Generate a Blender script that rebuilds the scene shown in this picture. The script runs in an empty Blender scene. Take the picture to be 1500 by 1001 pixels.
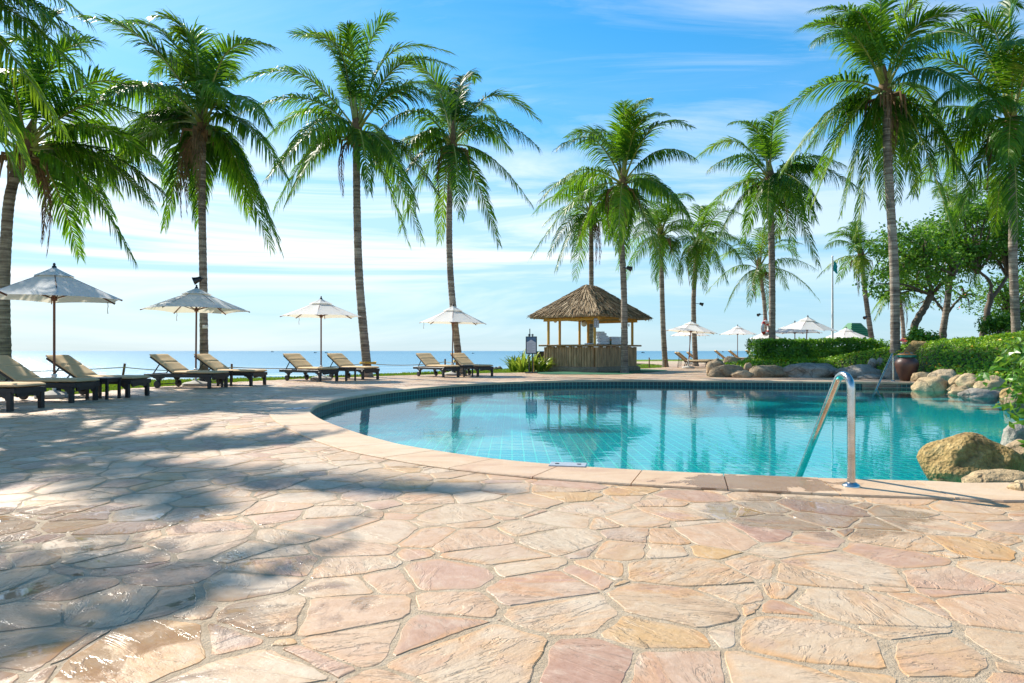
import bpy, math, random
import numpy as np
from mathutils import Vector, Matrix, noise
from mathutils.geometry import tessellate_polygon
R = math.radians
scene = bpy.context.scene
COL = scene.collection
CAMZ, F, HX, HY = 0.95, 1000.0, 750.0, 514.0

def W(px, py, d):                       # a point seen at that bearing, d metres ahead
    return Vector(((px-HX)*d/F, d, CAMZ+(HY-py)*d/F))
def G(px, py, z=0.0):                   # the ground point at that bearing
    d = (CAMZ-z)*F/(py-HY)
    return Vector(((px-HX)*d/F, d, z))

# ------------------------------------------------------------------ materials
def sock(n, name):
    return n.inputs[name]
class NT:
    def __init__(self, name):
        self.m = bpy.data.materials.new(name); self.m.use_nodes = True
        self.t = self.m.node_tree; self.t.nodes.clear()
        self.out = self.n('ShaderNodeOutputMaterial')
    def n(self, typ, **kw):
        nd = self.t.nodes.new(typ)
        for k, v in kw.items():
            if k.startswith('i_'):
                key = k[2:]
                key = int(key) if key.isdigit() else key.replace('_', ' ')
                self.put(nd.inputs[key], v)
            else: setattr(nd, k, v)
        return nd
    def put(self, s, v):
        if isinstance(v, bpy.types.NodeSocket): self.t.links.new(v, s)
        elif isinstance(v, bpy.types.Node): self.t.links.new(v.outputs[0], s)
        else:
            if hasattr(s.default_value, '__len__') and isinstance(v, (tuple, list)) and len(s.default_value) == 4 and len(v) == 3: v = (*v, 1)
            s.default_value = v
    def math(self, op, a, b=None, c=None, clamp=False):
        nd = self.t.nodes.new('ShaderNodeMath'); nd.operation = op; nd.use_clamp = clamp
        self.put(nd.inputs[0], a)
        if b is not None: self.put(nd.inputs[1], b)
        if c is not None: self.put(nd.inputs[2], c)
        return nd.outputs[0]
    def vmath(self, op, a, b=None, scale=None):
        nd = self.t.nodes.new('ShaderNodeVectorMath'); nd.operation = op
        self.put(nd.inputs[0], a)
        if b is not None: self.put(nd.inputs[1], b)
        if scale is not None: self.put(nd.inputs['Scale'], scale)
        return nd.outputs[0]
    def noise(self, vec, scale, detail=4, rough=0.55, dist=0.0):
        nd = self.n('ShaderNodeTexNoise'); self.put(nd.inputs['Vector'], vec)
        nd.inputs['Scale'].default_value = scale; nd.inputs['Detail'].default_value = detail
        nd.inputs['Roughness'].default_value = rough; nd.inputs['Distortion'].default_value = dist
        return nd.outputs['Fac']
    def ramp(self, fac, stops, interp='LINEAR'):
        nd = self.n('ShaderNodeValToRGB'); self.put(nd.inputs[0], fac); cr = nd.color_ramp; cr.interpolation = interp
        while len(cr.elements) < len(stops): cr.elements.new(0.5)
        for e, (p, c) in zip(cr.elements, stops):
            e.position = p; e.color = (*c, 1) if isinstance(c, tuple) else (c, c, c, 1)
        return nd.outputs[0]
    def mix(self, fac, a, b, mode='MIX'):
        nd = self.t.nodes.new('ShaderNodeMix'); nd.data_type = 'RGBA'; nd.blend_type = mode
        self.put(nd.inputs[0], fac); self.put(nd.inputs[6], a); self.put(nd.inputs[7], b)
        return nd.outputs[2]
    def obj(self): return self.n('ShaderNodeTexCoord').outputs['Object']
    def gen(self): return self.n('ShaderNodeTexCoord').outputs['Generated']
    def uv(self): return self.n('ShaderNodeTexCoord').outputs['UV']
    def pos(self): return self.n('ShaderNodeNewGeometry').outputs['Position']
    def rnd(self): return self.n('ShaderNodeObjectInfo').outputs['Random']
    def attr(self, name): return self.n('ShaderNodeAttribute', attribute_name=name).outputs['Fac']
    def map(self, vec, scale=(1,1,1), rot=(0,0,0), loc=(0,0,0)):
        nd = self.n('ShaderNodeMapping'); self.put(nd.inputs[0], vec)
        nd.inputs['Scale'].default_value = scale; nd.inputs['Rotation'].default_value = rot; nd.inputs['Location'].default_value = loc
        return nd.outputs[0]
    def bump(self, h, dist=0.01, strength=1.0, normal=None):
        nd = self.n('ShaderNodeBump'); self.put(nd.inputs['Height'], h)
        nd.inputs['Distance'].default_value = dist; nd.inputs['Strength'].default_value = strength
        if normal is not None: self.put(nd.inputs['Normal'], normal)
        return nd.outputs[0]
    def pbr(self, color, rough=0.6, metal=0.0, normal=None, spec=0.5, finish=True, **kw):
        p = self.n('ShaderNodeBsdfPrincipled')
        self.put(p.inputs['Base Color'], color); self.put(p.inputs['Roughness'], rough)
        self.put(p.inputs['Metallic'], metal); self.put(p.inputs['Specular IOR Level'], spec)
        if normal is not None: self.put(p.inputs['Normal'], normal)
        for k, v in kw.items(): self.put(p.inputs[k.replace('_', ' ')], v)
        if finish: self.t.links.new(p.outputs[0], self.out.inputs[0])
        return p.outputs[0]
    def mixsh(self, fac, a, b):
        nd = self.n('ShaderNodeMixShader'); self.put(nd.inputs[0], fac)
        self.t.links.new(a, nd.inputs[1]); self.t.links.new(b, nd.inputs[2]); return nd.outputs[0]
    def done(self, sh): self.t.links.new(sh, self.out.inputs[0])

M = {}
def simple(key, col, rough=0.6, var=0.25, nscale=8.0, bump=0.0, bscale=40.0, metal=0.0, spec=0.5, stretch=(1,1,1)):
    n = NT(key); v = n.map(n.obj(), stretch)
    f = n.noise(v, nscale, 5, 0.6)
    dark = tuple(c*(1-var) for c in col); lite = tuple(min(1, c*(1+var)) for c in col)
    c = n.ramp(f, [(0.3, dark), (0.7, lite)])
    nm = n.bump(n.noise(v, bscale, 4, 0.6), bump) if bump else None
    n.pbr(c, rough, metal, nm, spec); M[key] = n.m
    return n.m

def leafmat(key, cols, rough=0.4, trans=0.4, tcol=(0.18, 0.36, 0.03), nscale=0.9, spec=0.5):
    n = NT(key)
    f = n.math('ADD', n.math('MULTIPLY', n.noise(n.pos(), nscale, 3, 0.6), 0.75), n.math('MULTIPLY', n.rnd(), 0.25))
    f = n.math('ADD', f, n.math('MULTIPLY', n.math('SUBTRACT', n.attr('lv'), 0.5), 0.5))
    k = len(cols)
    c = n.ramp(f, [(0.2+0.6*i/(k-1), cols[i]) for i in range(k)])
    p = n.pbr(c, rough, 0.0, None, spec, finish=False)
    tr = n.n('ShaderNodeBsdfTranslucent'); n.put(tr.inputs[0], n.mix(0.5, c, tcol))
    n.done(n.mixsh(trans, p, tr.outputs[0])); M[key] = n.m

leafmat('palm_leaf', [(0.010,0.060,0.008), (0.024,0.110,0.009), (0.070,0.200,0.012), (0.26,0.33,0.022)], 0.42, 0.44, (0.26,0.50,0.01), 0.8, 0.32)
leafmat('tree_leaf', [(0.022,0.095,0.01), (0.06,0.19,0.014), (0.14,0.31,0.02), (0.28,0.42,0.035)], 0.4, 0.42, (0.22,0.46,0.02), 1.3)
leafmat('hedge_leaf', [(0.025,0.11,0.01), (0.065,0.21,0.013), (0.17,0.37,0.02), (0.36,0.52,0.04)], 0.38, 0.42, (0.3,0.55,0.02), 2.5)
leafmat('cover_leaf', [(0.06,0.19,0.01), (0.14,0.32,0.014), (0.25,0.44,0.02), (0.40,0.55,0.035)], 0.45, 0.40, (0.34,0.55,0.02), 1.5)
leafmat('lily_leaf', [(0.05,0.14,0.01), (0.13,0.25,0.02), (0.30,0.38,0.04), (0.45,0.45,0.08)], 0.35, 0.35, (0.4,0.5,0.05), 3.0)
leafmat('creeper_leaf', [(0.03,0.11,0.01), (0.07,0.19,0.015), (0.15,0.30,0.02), (0.33,0.42,0.04)], 0.32, 0.35, (0.3,0.48,0.03), 6.0)
leafmat('grass_blade', [(0.07,0.14,0.01), (0.13,0.23,0.012), (0.22,0.32,0.02)], 0.5, 0.3, (0.3,0.42,0.02), 1.0)
simple('petal_yellow', (0.75,0.42,0.01), 0.5, 0.2)
simple('petal_red', (0.7,0.08,0.03), 0.5, 0.2)
simple('rachis', (0.25,0.27,0.05), 0.45, 0.4, 3.0)
simple('dry_frond', (0.17,0.10,0.045), 0.85, 0.5, 5.0)
simple('bark', (0.13,0.10,0.075), 0.9, 0.45, 5.0, 0.02, 18.0, stretch=(1,1,0.35))
simple('stem', (0.10,0.16,0.03), 0.6, 0.3)
def trunkmat():
    n = NT('palm_trunk'); o = n.obj()
    band = n.noise(n.map(o, (0.6, 0.6, 9.0)), 1.6, 4, 0.65)
    patch = n.noise(o, 1.3, 5, 0.7)
    c = n.ramp(n.math('ADD', n.math('MULTIPLY', band, 0.6), n.math('MULTIPLY', patch, 0.4)),
               [(0.36, (0.075,0.057,0.045)), (0.5, (0.235,0.19,0.15)), (0.62, (0.46,0.39,0.31))])
    h = n.math('ADD', n.math('MULTIPLY', n.noise(n.map(o, (1.5, 1.5, 14.0)), 2.0, 4, 0.6), 1.0), n.math('MULTIPLY', n.noise(n.map(o, (14,14,2)), 2.5, 3), 0.5))
    n.pbr(c, 0.9, 0, n.bump(h, 0.03), 0.2); M['palm_trunk'] = n.m
trunkmat()
simple('dark_wood', (0.012,0.015,0.018), 0.45, 0.5, 6.0, 0.002, 30, stretch=(0.3,3,3))
simple('black_metal', (0.012,0.012,0.014), 0.4, 0.3, 10)
simple('pole_wood', (0.19,0.075,0.035), 0.5, 0.3, 12, stretch=(1,1,0.1))
simple('concrete', (0.42,0.40,0.36), 0.85, 0.2, 9, 0.004, 60)
simple('white_paint', (0.75,0.75,0.72), 0.45, 0.06, 4)
simple('grey_metal', (0.45,0.46,0.47), 0.35, 0.15, 8, metal=0.8)
simple('yellow_wood', (0.66,0.36,0.05), 0.55, 0.25, 5, 0.002, 30, stretch=(1,1,0.15))
simple('counter_wood', (0.32,0.17,0.065), 0.55, 0.35, 5, 0.003, 30, stretch=(0.4,3,3))
simple('bamboo', (0.43,0.265,0.14), 0.8, 0.45, 7, 0.006, 30, stretch=(1,1,0.25))
simple('ledge_stone', (0.27,0.20,0.14), 0.85, 0.35, 6, 0.01, 22)
simple('towel', (0.80,0.81,0.84), 0.95, 0.05, 20, 0.004, 160)
simple('rope', (0.42,0.33,0.20), 0.9, 0.3, 20, 0.004, 90)
simple('post_wood', (0.16,0.075,0.04), 0.8, 0.35, 10, stretch=(1,1,0.2))
simple('lamp_globe', (0.70,0.58,0.38), 0.35, 0.1, 5)
simple('red_paint', (0.62,0.04,0.025), 0.4, 0.15, 6)
simple('teal_cloth', (0.02,0.42,0.40), 0.8, 0.15, 8)
simple('dark_grey', (0.035,0.042,0.045), 0.6, 0.3, 4)
simple('poster_blue', (0.06,0.14,0.26), 0.35, 0.2, 3)
simple('poster_pale', (0.50,0.52,0.60), 0.4, 0.05, 3)
simple('poster_ink', (0.22,0.24,0.30), 0.5, 0.1, 30)
simple('orange_wood', (0.50,0.19,0.04), 0.5, 0.25, 8, stretch=(4,0.5,1))
simple('green_glaze', (0.01,0.15,0.11), 0.2, 0.3, 8)
simple('clay', (0.095,0.042,0.028), 0.42, 0.35, 4, 0.004, 30)
simple('skimmer', (0.36,0.40,0.44), 0.4, 0.1, 20, 0.003, 80)
simple('bottle_green', (0.02,0.06,0.03), 0.2, 0.2)
simple('hull', (0.05,0.10,0.13), 0.5, 0.3, 3)
simple('rubber', (0.015,0.015,0.016), 0.7, 0.2)
def clothmat(key, col, trans, tcol):
    n = NT(key); o = n.obj()
    f = n.noise(o, 3.0, 4, 0.6)
    c = n.ramp(f, [(0.3, tuple(x*0.93 for x in col)), (0.7, col)])
    h = n.math('ADD', n.noise(o, 2.2, 2), n.math('MULTIPLY', n.noise(o, 260, 2), 0.03))
    p = n.pbr(c, 0.85, 0, n.bump(h, 0.007), 0.2, finish=False)
    tr = n.n('ShaderNodeBsdfTranslucent'); n.put(tr.inputs[0], tcol)
    n.done(n.mixsh(trans, p, tr.outputs[0])); M[key] = n.m
clothmat('canvas', (0.86,0.86,0.855), 0.32, (0.88,0.82,0.68))
clothmat('cushion', (0.64,0.46,0.26), 0.0, (0.5,0.4,0.3))
def rooftile():
    n = NT('green_tile'); o = n.obj()
    w = n.n('ShaderNodeTexWave', wave_type='BANDS', bands_direction='Z'); n.put(w.inputs[0], o); w.inputs['Scale'].default_value = 1.2
    c = n.ramp(w.outputs[1], [(0.0, (0.03,0.12,0.05)), (0.5, (0.08,0.26,0.10))])
    n.pbr(c, 0.6, 0, n.bump(w.outputs[1], 0.05)); M['green_tile'] = n.m
rooftile()
def steel():
    n = NT('stainless'); o = n.obj()
    f = n.noise(n.map(o, (3,3,40)), 2.0, 4)
    n.pbr(n.ramp(n.noise(o, 7, 4), [(0.3, (0.42,0.40,0.36)), (0.65, (0.66,0.65,0.63))]), n.ramp(f, [(0.3, 0.14), (0.7, 0.30)]), 1.0); M['stainless'] = n.m
steel()
def rockmat(key, cols, pit):
    n = NT(key); o = n.pos()
    big = n.noise(o, 1.1, 6, 0.62, 0.3); fine = n.noise(o, 22, 5, 0.7); mid = n.noise(o, 5.5, 5, 0.65)
    f = n.math('ADD', n.math('MULTIPLY', big, 0.5), n.math('ADD', n.math('MULTIPLY', mid, 0.3), n.math('MULTIPLY', fine, 0.2)))
    f = n.math('ADD', f, n.math('MULTIPLY', n.math('SUBTRACT', n.rnd(), 0.5), 0.10))
    c = n.ramp(f, [(0.34, cols[0]), (0.47, cols[1]), (0.56, cols[2]), (0.68, cols[3])])
    vo = n.n('ShaderNodeTexVoronoi'); n.put(vo.inputs[0], o); vo.inputs['Scale'].default_value = 34
    crack = n.n('ShaderNodeTexVoronoi', feature='DISTANCE_TO_EDGE'); n.put(crack.inputs[0], n.vmath('ADD', o, n.vmath('SCALE', n.n('ShaderNodeTexNoise', i_Scale=2.0).outputs['Color'], None, 0.6))); crack.inputs['Scale'].default_value = 0.9
    cr = n.ramp(crack.outputs[0], [(0.0, 0.0), (0.035, 1.0)])
    c = n.mix(n.math('MULTIPLY', n.math('SUBTRACT', 1.0, cr), 0.45), c, (0.07,0.05,0.035))
    h = n.math('ADD', n.math('MULTIPLY', mid, 0.6), n.math('ADD', n.math('MULTIPLY', fine, 0.35), n.math('MULTIPLY', vo.outputs[0], 0.30*pit)))
    h = n.math('ADD', h, n.math('MULTIPLY', cr, 0.25))
    n.pbr(c, 0.85, 0, n.bump(h, 0.05), 0.3); M[key] = n.m
rockmat('rock_tan', [(0.12,0.085,0.05), (0.28,0.205,0.125), (0.42,0.31,0.19), (0.52,0.41,0.27)], 0.3)
rockmat('rock_grey', [(0.14,0.125,0.105), (0.27,0.24,0.20), (0.38,0.34,0.28), (0.48,0.43,0.36)], 0.3)
rockmat('rock_warm', [(0.20,0.14,0.075), (0.40,0.29,0.16), (0.54,0.40,0.225), (0.62,0.50,0.32)], 0.25)
rockmat('rock_gold', [(0.12,0.08,0.033), (0.33,0.22,0.08), (0.54,0.385,0.17), (0.66,0.52,0.30)], 0.95)

# ------------------------------------------------------------------ mesh helpers
def mesh_obj(name, verts, faces, mat, parent=None, smooth=False, mats=None, mi=None, loc=None, attrs=None, uvs=None):
    me = bpy.data.meshes.new(name)
    me.from_pydata([tuple(v) for v in verts], [], [tuple(f) for f in faces])
    for m in (mats or [mat]): me.materials.append(M[m] if isinstance(m, str) else m)
    if mi is not None: me.polygons.foreach_set('material_index', np.asarray(mi, dtype=np.int32))
    if smooth: me.polygons.foreach_set('use_smooth', np.ones(len(me.polygons), dtype=bool))
    if attrs:
        for k, (dom, vals) in attrs.items():
            a = me.attributes.new(k, 'FLOAT', dom); a.data.foreach_set('value', np.asarray(vals, dtype=np.float32))
    if uvs is not None:
        l = me.uv_layers.new(name='UVMap')
        vi = np.empty(len(me.loops), dtype=np.int32); me.loops.foreach_get('vertex_index', vi)
        l.data.foreach_set('uv', np.asarray(uvs, dtype=np.float32)[vi].ravel())
    me.update()
    o = bpy.data.objects.new(name, me); COL.objects.link(o)
    if parent: o.parent = parent
    if loc is not None: o.location = loc
    return o

class MB:                                # collects shapes for ONE mesh
    def __init__(self): self.v = []; self.f = []; self.mi = []; self.cur = 0
    def add(self, vs, fs):
        b = len(self.v); self.v += [Vector(p) for p in vs]; self.f += [tuple(i+b for i in f) for f in fs]; self.mi += [self.cur]*len(fs)
    def box(self, c, s, rot=None, bev=0.0):
        sx, sy, sz = s[0]/2, s[1]/2, s[2]/2
        b = min(bev, sx*.49, sy*.49, sz*.49)
        rot = rot or Matrix.Identity(3); c = Vector(c)
        if b <= 0:
            vs = [(x*sx, y*sy, z*sz) for z in (-1,1) for y in (-1,1) for x in (-1,1)]
            fs = [(0,2,3,1),(4,5,7,6),(0,1,5,4),(2,6,7,3),(0,4,6,2),(1,3,7,5)]
        else:
            vs = []; fs = []
            def ring(z, ins):
                x, y = sx-ins, sy-ins; q = b if ins == 0 else b*0.35
                return [(-x+q,-y,z),(x-q,-y,z),(x,-y+q,z),(x,y-q,z),(x-q,y,z),(-x+q,y,z),(-x,y-q,z),(-x,-y+q,z)]
            for z, i in ((-sz, b), (-sz+b, 0), (sz-b, 0), (sz, b)): vs += ring(z, i)
            for k in range(3):
                for j in range(8): fs.append((k*8+j, k*8+(j+1)%8, k*8+8+(j+1)%8, k*8+8+j))
            fs.append(tuple(range(7,-1,-1))); fs.append(tuple(range(24,32)))
        self.add([c+rot@Vector(p) for p in vs], fs)
    def bar(self, a, b, w, h=None, bev=0.0):
        a, b = Vector(a), Vector(b); d = b-a; L = d.length
        x = d.normalized(); up = Vector((0,0,1)) if abs(x.z) < 0.95 else Vector((0,1,0))
        y = up.cross(x).normalized(); z = x.cross(y)
        self.box((a+b)/2, (L, w, h or w), Matrix((x,y,z)).transposed(), bev)
    def tube(self, pts, rad, n=8, cap=True):
        pts = [Vector(p) for p in pts]; k = len(pts)
        rad = [rad]*k if not hasattr(rad, '__len__') else rad
        vs = []; fs = []; u = None
        for i, p in enumerate(pts):
            t = (pts[min(i+1,k-1)]-pts[max(i-1,0)]).normalized()
            if u is None:
                u = t.cross(Vector((0,0,1)) if abs(t.z) < 0.9 else Vector((1,0,0))).normalized()
            u = (u-t*u.dot(t)).normalized(); w = t.cross(u)
            for j in range(n):
                a = 2*math.pi*j/n; vs.append(p+(u*math.cos(a)+w*math.sin(a))*rad[i])
        for i in range(k-1):
            for j in range(n): fs.append((i*n+j, i*n+(j+1)%n, (i+1)*n+(j+1)%n, (i+1)*n+j))
        if cap: fs.append(tuple(range(n-1,-1,-1))); fs.append(tuple(range((k-1)*n, k*n)))
        self.add(vs, fs)
    def lathe(self, prof, n=20, c=(0,0,0), rot=None):
        c = Vector(c); vs = []; fs = []; k = len(prof); rot = rot or Matrix.Identity(3)
        for r, z in prof:
            for j in range(n):
                a = 2*math.pi*j/n; vs.append(c+rot@Vector((r*math.cos(a), r*math.sin(a), z)))
        for i in range(k-1):
            for j in range(n): fs.append((i*n+j, i*n+(j+1)%n, (i+1)*n+(j+1)%n, (i+1)*n+j))
        fs.append(tuple(range(n-1,-1,-1))); fs.append(tuple(range((k-1)*n, k*n)))
        self.add(vs, fs)
    def prism(self, poly, z0, z1):
        n = len(poly); vs = [(p[0],p[1],z0) for p in poly]+[(p[0],p[1],z1) for p in poly]
        fs = [tuple(range(n-1,-1,-1)), tuple(range(n,2*n))]+[(i,(i+1)%n,n+(i+1)%n,n+i) for i in range(n)]
        self.add(vs, fs)
    def slab(self, poly, axis_fn, t0, t1):     # outline in a plane, given thickness
        n = len(poly); vs = [axis_fn(a,b,t0) for a,b in poly]+[axis_fn(a,b,t1) for a,b in poly]
        fs = [tuple(range(n-1,-1,-1)), tuple(range(n,2*n))]+[(i,(i+1)%n,n+(i+1)%n,n+i) for i in range(n)]
        self.add(vs, fs)
    def build(self, name, mat, parent=None, smooth=False, mats=None, loc=None):
        o = mesh_obj(name, self.v, self.f, mat, parent, smooth, mats, self.mi if mats else None, loc)
        return o
def autosmooth(o, ang=40):
    me = o.data; me.polygons.foreach_set('use_smooth', np.ones(len(me.polygons), dtype=bool))
    try: me.set_sharp_from_angle(angle=R(ang))
    except Exception: pass
    return o
def tag(o, label=None, cat=None, group=None, kind=None):
    if label: o['label'] = label
    if cat: o['category'] = cat
    if group: o['group'] = group
    if kind: o['kind'] = kind
    return o
def thing(name, label, cat, loc=(0,0,0), rz=0.0, group=None):
    o = bpy.data.objects.new(name, None); COL.objects.link(o); o.empty_display_size = 0.2
    o.location = loc; o.rotation_euler = (0,0,rz)
    return tag(o, label, cat, group)
def structure(o): return tag(o, kind='structure')
def copy_tree(o, parent=None):
    c = o.copy(); COL.objects.link(c)
    if parent: c.parent = parent
    for ch in o.children: copy_tree(ch, c)
    return c
def catmull(pts, k=6, closed=False):
    out = []; n = len(pts); P = [Vector(p) for p in pts]
    for i in range(n if closed else n-1):
        a = P[(i-1)%n] if closed or i > 0 else P[0]; b = P[i]; c = P[(i+1)%n]; d = P[(i+2)%n] if closed or i+2 < n else P[-1]
        for j in range(k):
            t = j/k
            out.append(0.5*((2*b)+(c-a)*t+(2*a-5*b+4*c-d)*t*t+(-a+3*b-3*c+d)*t**3))
    if not closed: out.append(P[-1])
    return out
def inside(x, y, poly):
    r = False; n = len(poly); j = n-1
    for i in range(n):
        xi, yi = poly[i][0], poly[i][1]; xj, yj = poly[j][0], poly[j][1]
        if (yi > y) != (yj > y) and x < (xj-xi)*(y-yi)/(yj-yi)+xi: r = not r
        j = i
    return r
def offset(poly, w):                     # outward for a counter-clockwise ring
    n = len(poly); out = []
    for i in range(n):
        t = (poly[(i+1)%n]-poly[i-1]); t.z = 0; t.normalize()
        out.append(poly[i]+Vector((t.y, -t.x, 0))*w)
    return out
def interp(x, xs, ys):
    return float(np.interp(x, xs, ys))
# ------------------------------------------------------------------ camera, light, sky
SUN_EL, SUN_AZ = 41.0, -49.0             # azimuth from straight ahead, negative to the left
cam = bpy.data.cameras.new('camera'); co = bpy.data.objects.new('camera', cam); COL.objects.link(co)
co.location = (0,0,CAMZ); co.rotation_euler = (R(90),0,0)
cam.lens = 24; cam.sensor_width = 36; cam.shift_y = 13.5/1500; cam.clip_end = 20000; cam.clip_start = 0.05
scene.camera = co
sl = bpy.data.lights.new('sun', 'SUN'); so = bpy.data.objects.new('sun', sl); COL.objects.link(so)
sl.energy = 4.6; sl.angle = R(0.55); sl.color = (1.0,0.93,0.82)
sd = Vector((math.sin(R(SUN_AZ))*math.cos(R(SUN_EL)), math.cos(R(SUN_AZ))*math.cos(R(SUN_EL)), math.sin(R(SUN_EL))))
so.rotation_euler = sd.to_track_quat('Z', 'Y').to_euler(); so.location = (-20,20,30)
scene.view_settings.view_transform = 'Standard'; scene.view_settings.look = 'None'
scene.view_settings.exposure = 0.80; scene.view_settings.gamma = 1.0
scene.cycles.max_bounces = 8; scene.cycles.transparent_max_bounces = 16

wd = bpy.data.worlds.new('World'); scene.world = wd; wd.use_nodes = True
n = NT.__new__(NT); n.t = wd.node_tree; n.t.nodes.clear()
wo = n.n('ShaderNodeOutputWorld'); bg = n.n('ShaderNodeBackground'); n.t.links.new(bg.outputs[0], wo.inputs[0])
sky = n.n('ShaderNodeTexSky', sky_type='NISHITA', sun_disc=False, sun_elevation=R(SUN_EL), sun_rotation=R(SUN_AZ), air_density=1.0, dust_density=0.35, ozone_density=2.0, altitude=0)
gd = n.gen(); sp = n.n('ShaderNodeSeparateXYZ'); n.put(sp.inputs[0], gd)
zz = n.math('MAXIMUM', sp.outputs[2], 0.0)
pz = n.math('ADD', zz, 0.16)
pl = n.n('ShaderNodeCombineXYZ'); n.put(pl.inputs[0], n.math('DIVIDE', sp.outputs[0], pz)); n.put(pl.inputs[1], n.math('DIVIDE', sp.outputs[1], pz))
az = n.n('ShaderNodeCombineXYZ'); n.put(az.inputs[0], sp.outputs[0]); n.put(az.inputs[1], n.math('MULTIPLY', zz, 3.2))
# broad banks low over the sea
b1 = n.noise(n.map(az.outputs[0], (1.1,3.0,1), rot=(0,0,R(-7)), loc=(0.35,0.7,0)), 1.35, 8, 0.58, 0.9)
band = n.math('MULTIPLY', n.ramp(zz, [(0.0, 0.30), (0.06, 0.60), (0.13, 1.0), (0.22, 0.9), (0.32, 0.12), (0.5, 0.0)]), 1.0)
left = n.ramp(n.math('ADD', n.math('MULTIPLY', sp.outputs[0], 0.8), 0.5), [(0.05, 1.0), (0.50, 0.92), (0.66, 0.55), (1.0, 0.30)])
bank = n.math('MULTIPLY', n.ramp(b1, [(0.43, 0.0), (0.60, 1.0)]), n.math('MULTIPLY', band, left), clamp=True)
bank = n.math('ADD', bank, n.math('MULTIPLY', n.math('MULTIPLY', n.ramp(zz, [(0.05,0.0),(0.13,0.30),(0.20,0.34),(0.30,0.0)]), left), 0.9), clamp=True)
# thin streaked cirrus higher up
b2 = n.noise(n.map(pl.outputs[0], (0.9,2.6,1), rot=(0,0,R(38)), loc=(3.1,0.4,0)), 0.9, 8, 0.62, 1.0)
b3 = n.noise(n.map(pl.outputs[0], (0.35,0.35,1), loc=(1.7,6.0,0)), 1.4, 3, 0.5)
cir = n.math('MULTIPLY', n.math('MULTIPLY', n.ramp(b2, [(0.47, 0.0), (0.76, 0.80)]), n.ramp(b3, [(0.38, 0.0), (0.55, 1.0)])), n.ramp(zz, [(0.05,0.2),(0.2,0.9),(0.5,0.5)]))
cl = n.math('MAXIMUM', bank, cir)
hsv = n.n('ShaderNodeHueSaturation', i_Saturation=1.46, i_Value=1.42, i_Hue=0.490); n.put(hsv.inputs['Color'], sky.outputs[0])
low = n.ramp(zz, [(0.0, 0.98), (0.12, 0.88), (0.25, 0.5), (0.45, 0.0)])
lowc = 1
c = n.mix(n.math('MULTIPLY', low, 0.88), hsv.outputs[0], n.vmath('SCALE', n.ramp(zz, [(0.0,(.33,.515,.63)),(0.10,(.225,.455,.64)),(0.3,(.15,.385,.65))]), None, 10.0))
c = n.mix(n.math('MULTIPLY', cl, 0.9), c, (8.2,8.5,8.8))
n.put(bg.inputs[0], c); bg.inputs[1].default_value = 0.085

# ------------------------------------------------------------------ pool outline (counter-clockwise from above)
px_near = [(452,602),(456,609),(475,619.5),(520,636),(560,648),(600,657),(700,672.5),(800,683),(900,690),(1000,695.5),(1100,700),(1200,704),(1300,707),(1370,709),(1450,712)]
ring = [G(a,b) for a,b in px_near] + [Vector((4.6,5.05,0)), Vector((7.2,6.2,0)), Vector((9.5,8.6,0)), Vector((12.2,12.6,0)), Vector((14.0,16.2,0)), Vector((14.2,18.6,0)), Vector((13.4,20.2,0))]
px_far = [(1345,561),(1260,560),(1150,559),(1000,558),(900,557.5),(800,558.8),(700,562.5),(600,570.5),(520,580.5),(470,591.5)]
ring += [G(a,b) for a,b in px_far]
POOL = catmull(ring, 5, closed=True)
COPE = offset(POOL, 0.56)
WATER_Z, FLOOR_Z = -0.15, -0.42
cx = sum(p.x for p in POOL)/len(POOL)

# deck outline: far edge is where the lawn starts
edge = [(-60,9.0,0),(-24,11.2,0),(-10.6,13.9,0),(-9.6,17.3,0),(-8.8,19.3,0),(-7.7,22.0,0),(-4.9,25.6,0),(-1.44,28.7,0),(1.5,30.4,0),(4.5,34.6,0),(6.7,36.2,0),(8.8,39.5,0),(10.2,47,0),(13,62,0),(60,70,0)]
EDGE = catmull(edge, 5)
DECK = [Vector((60,-25,0)), *reversed(EDGE), Vector((-60,-25,0))][::-1]
def flat(polys, z):
    P = [[Vector((p.x,p.y,0)) for p in q] for q in polys]
    tris = tessellate_polygon(P); vs = [Vector((p.x,p.y,z)) for q in P for p in q]
    fs = []
    for t in tris:
        a, b, c = (vs[i] for i in t)
        fs.append(t if (b-a).cross(c-a).z > 0 else (t[0],t[2],t[1]))
    return vs, fs

def mortar():
    n = NT('mortar'); o = n.pos()
    c = n.ramp(n.noise(o, 9, 6, 0.7), [(0.3, (0.36,0.27,0.175)), (0.5, (0.46,0.36,0.245)), (0.7, (0.54,0.44,0.32))])
    n.pbr(c, 0.9, 0, n.bump(n.noise(o, 70, 5, 0.7), 0.012), 0.25); M['mortar'] = n.m
mortar()
vs, fs = flat([DECK, POOL], -0.0022)
structure(mesh_obj('paving_bed', vs, fs, 'mortar'))

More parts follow.
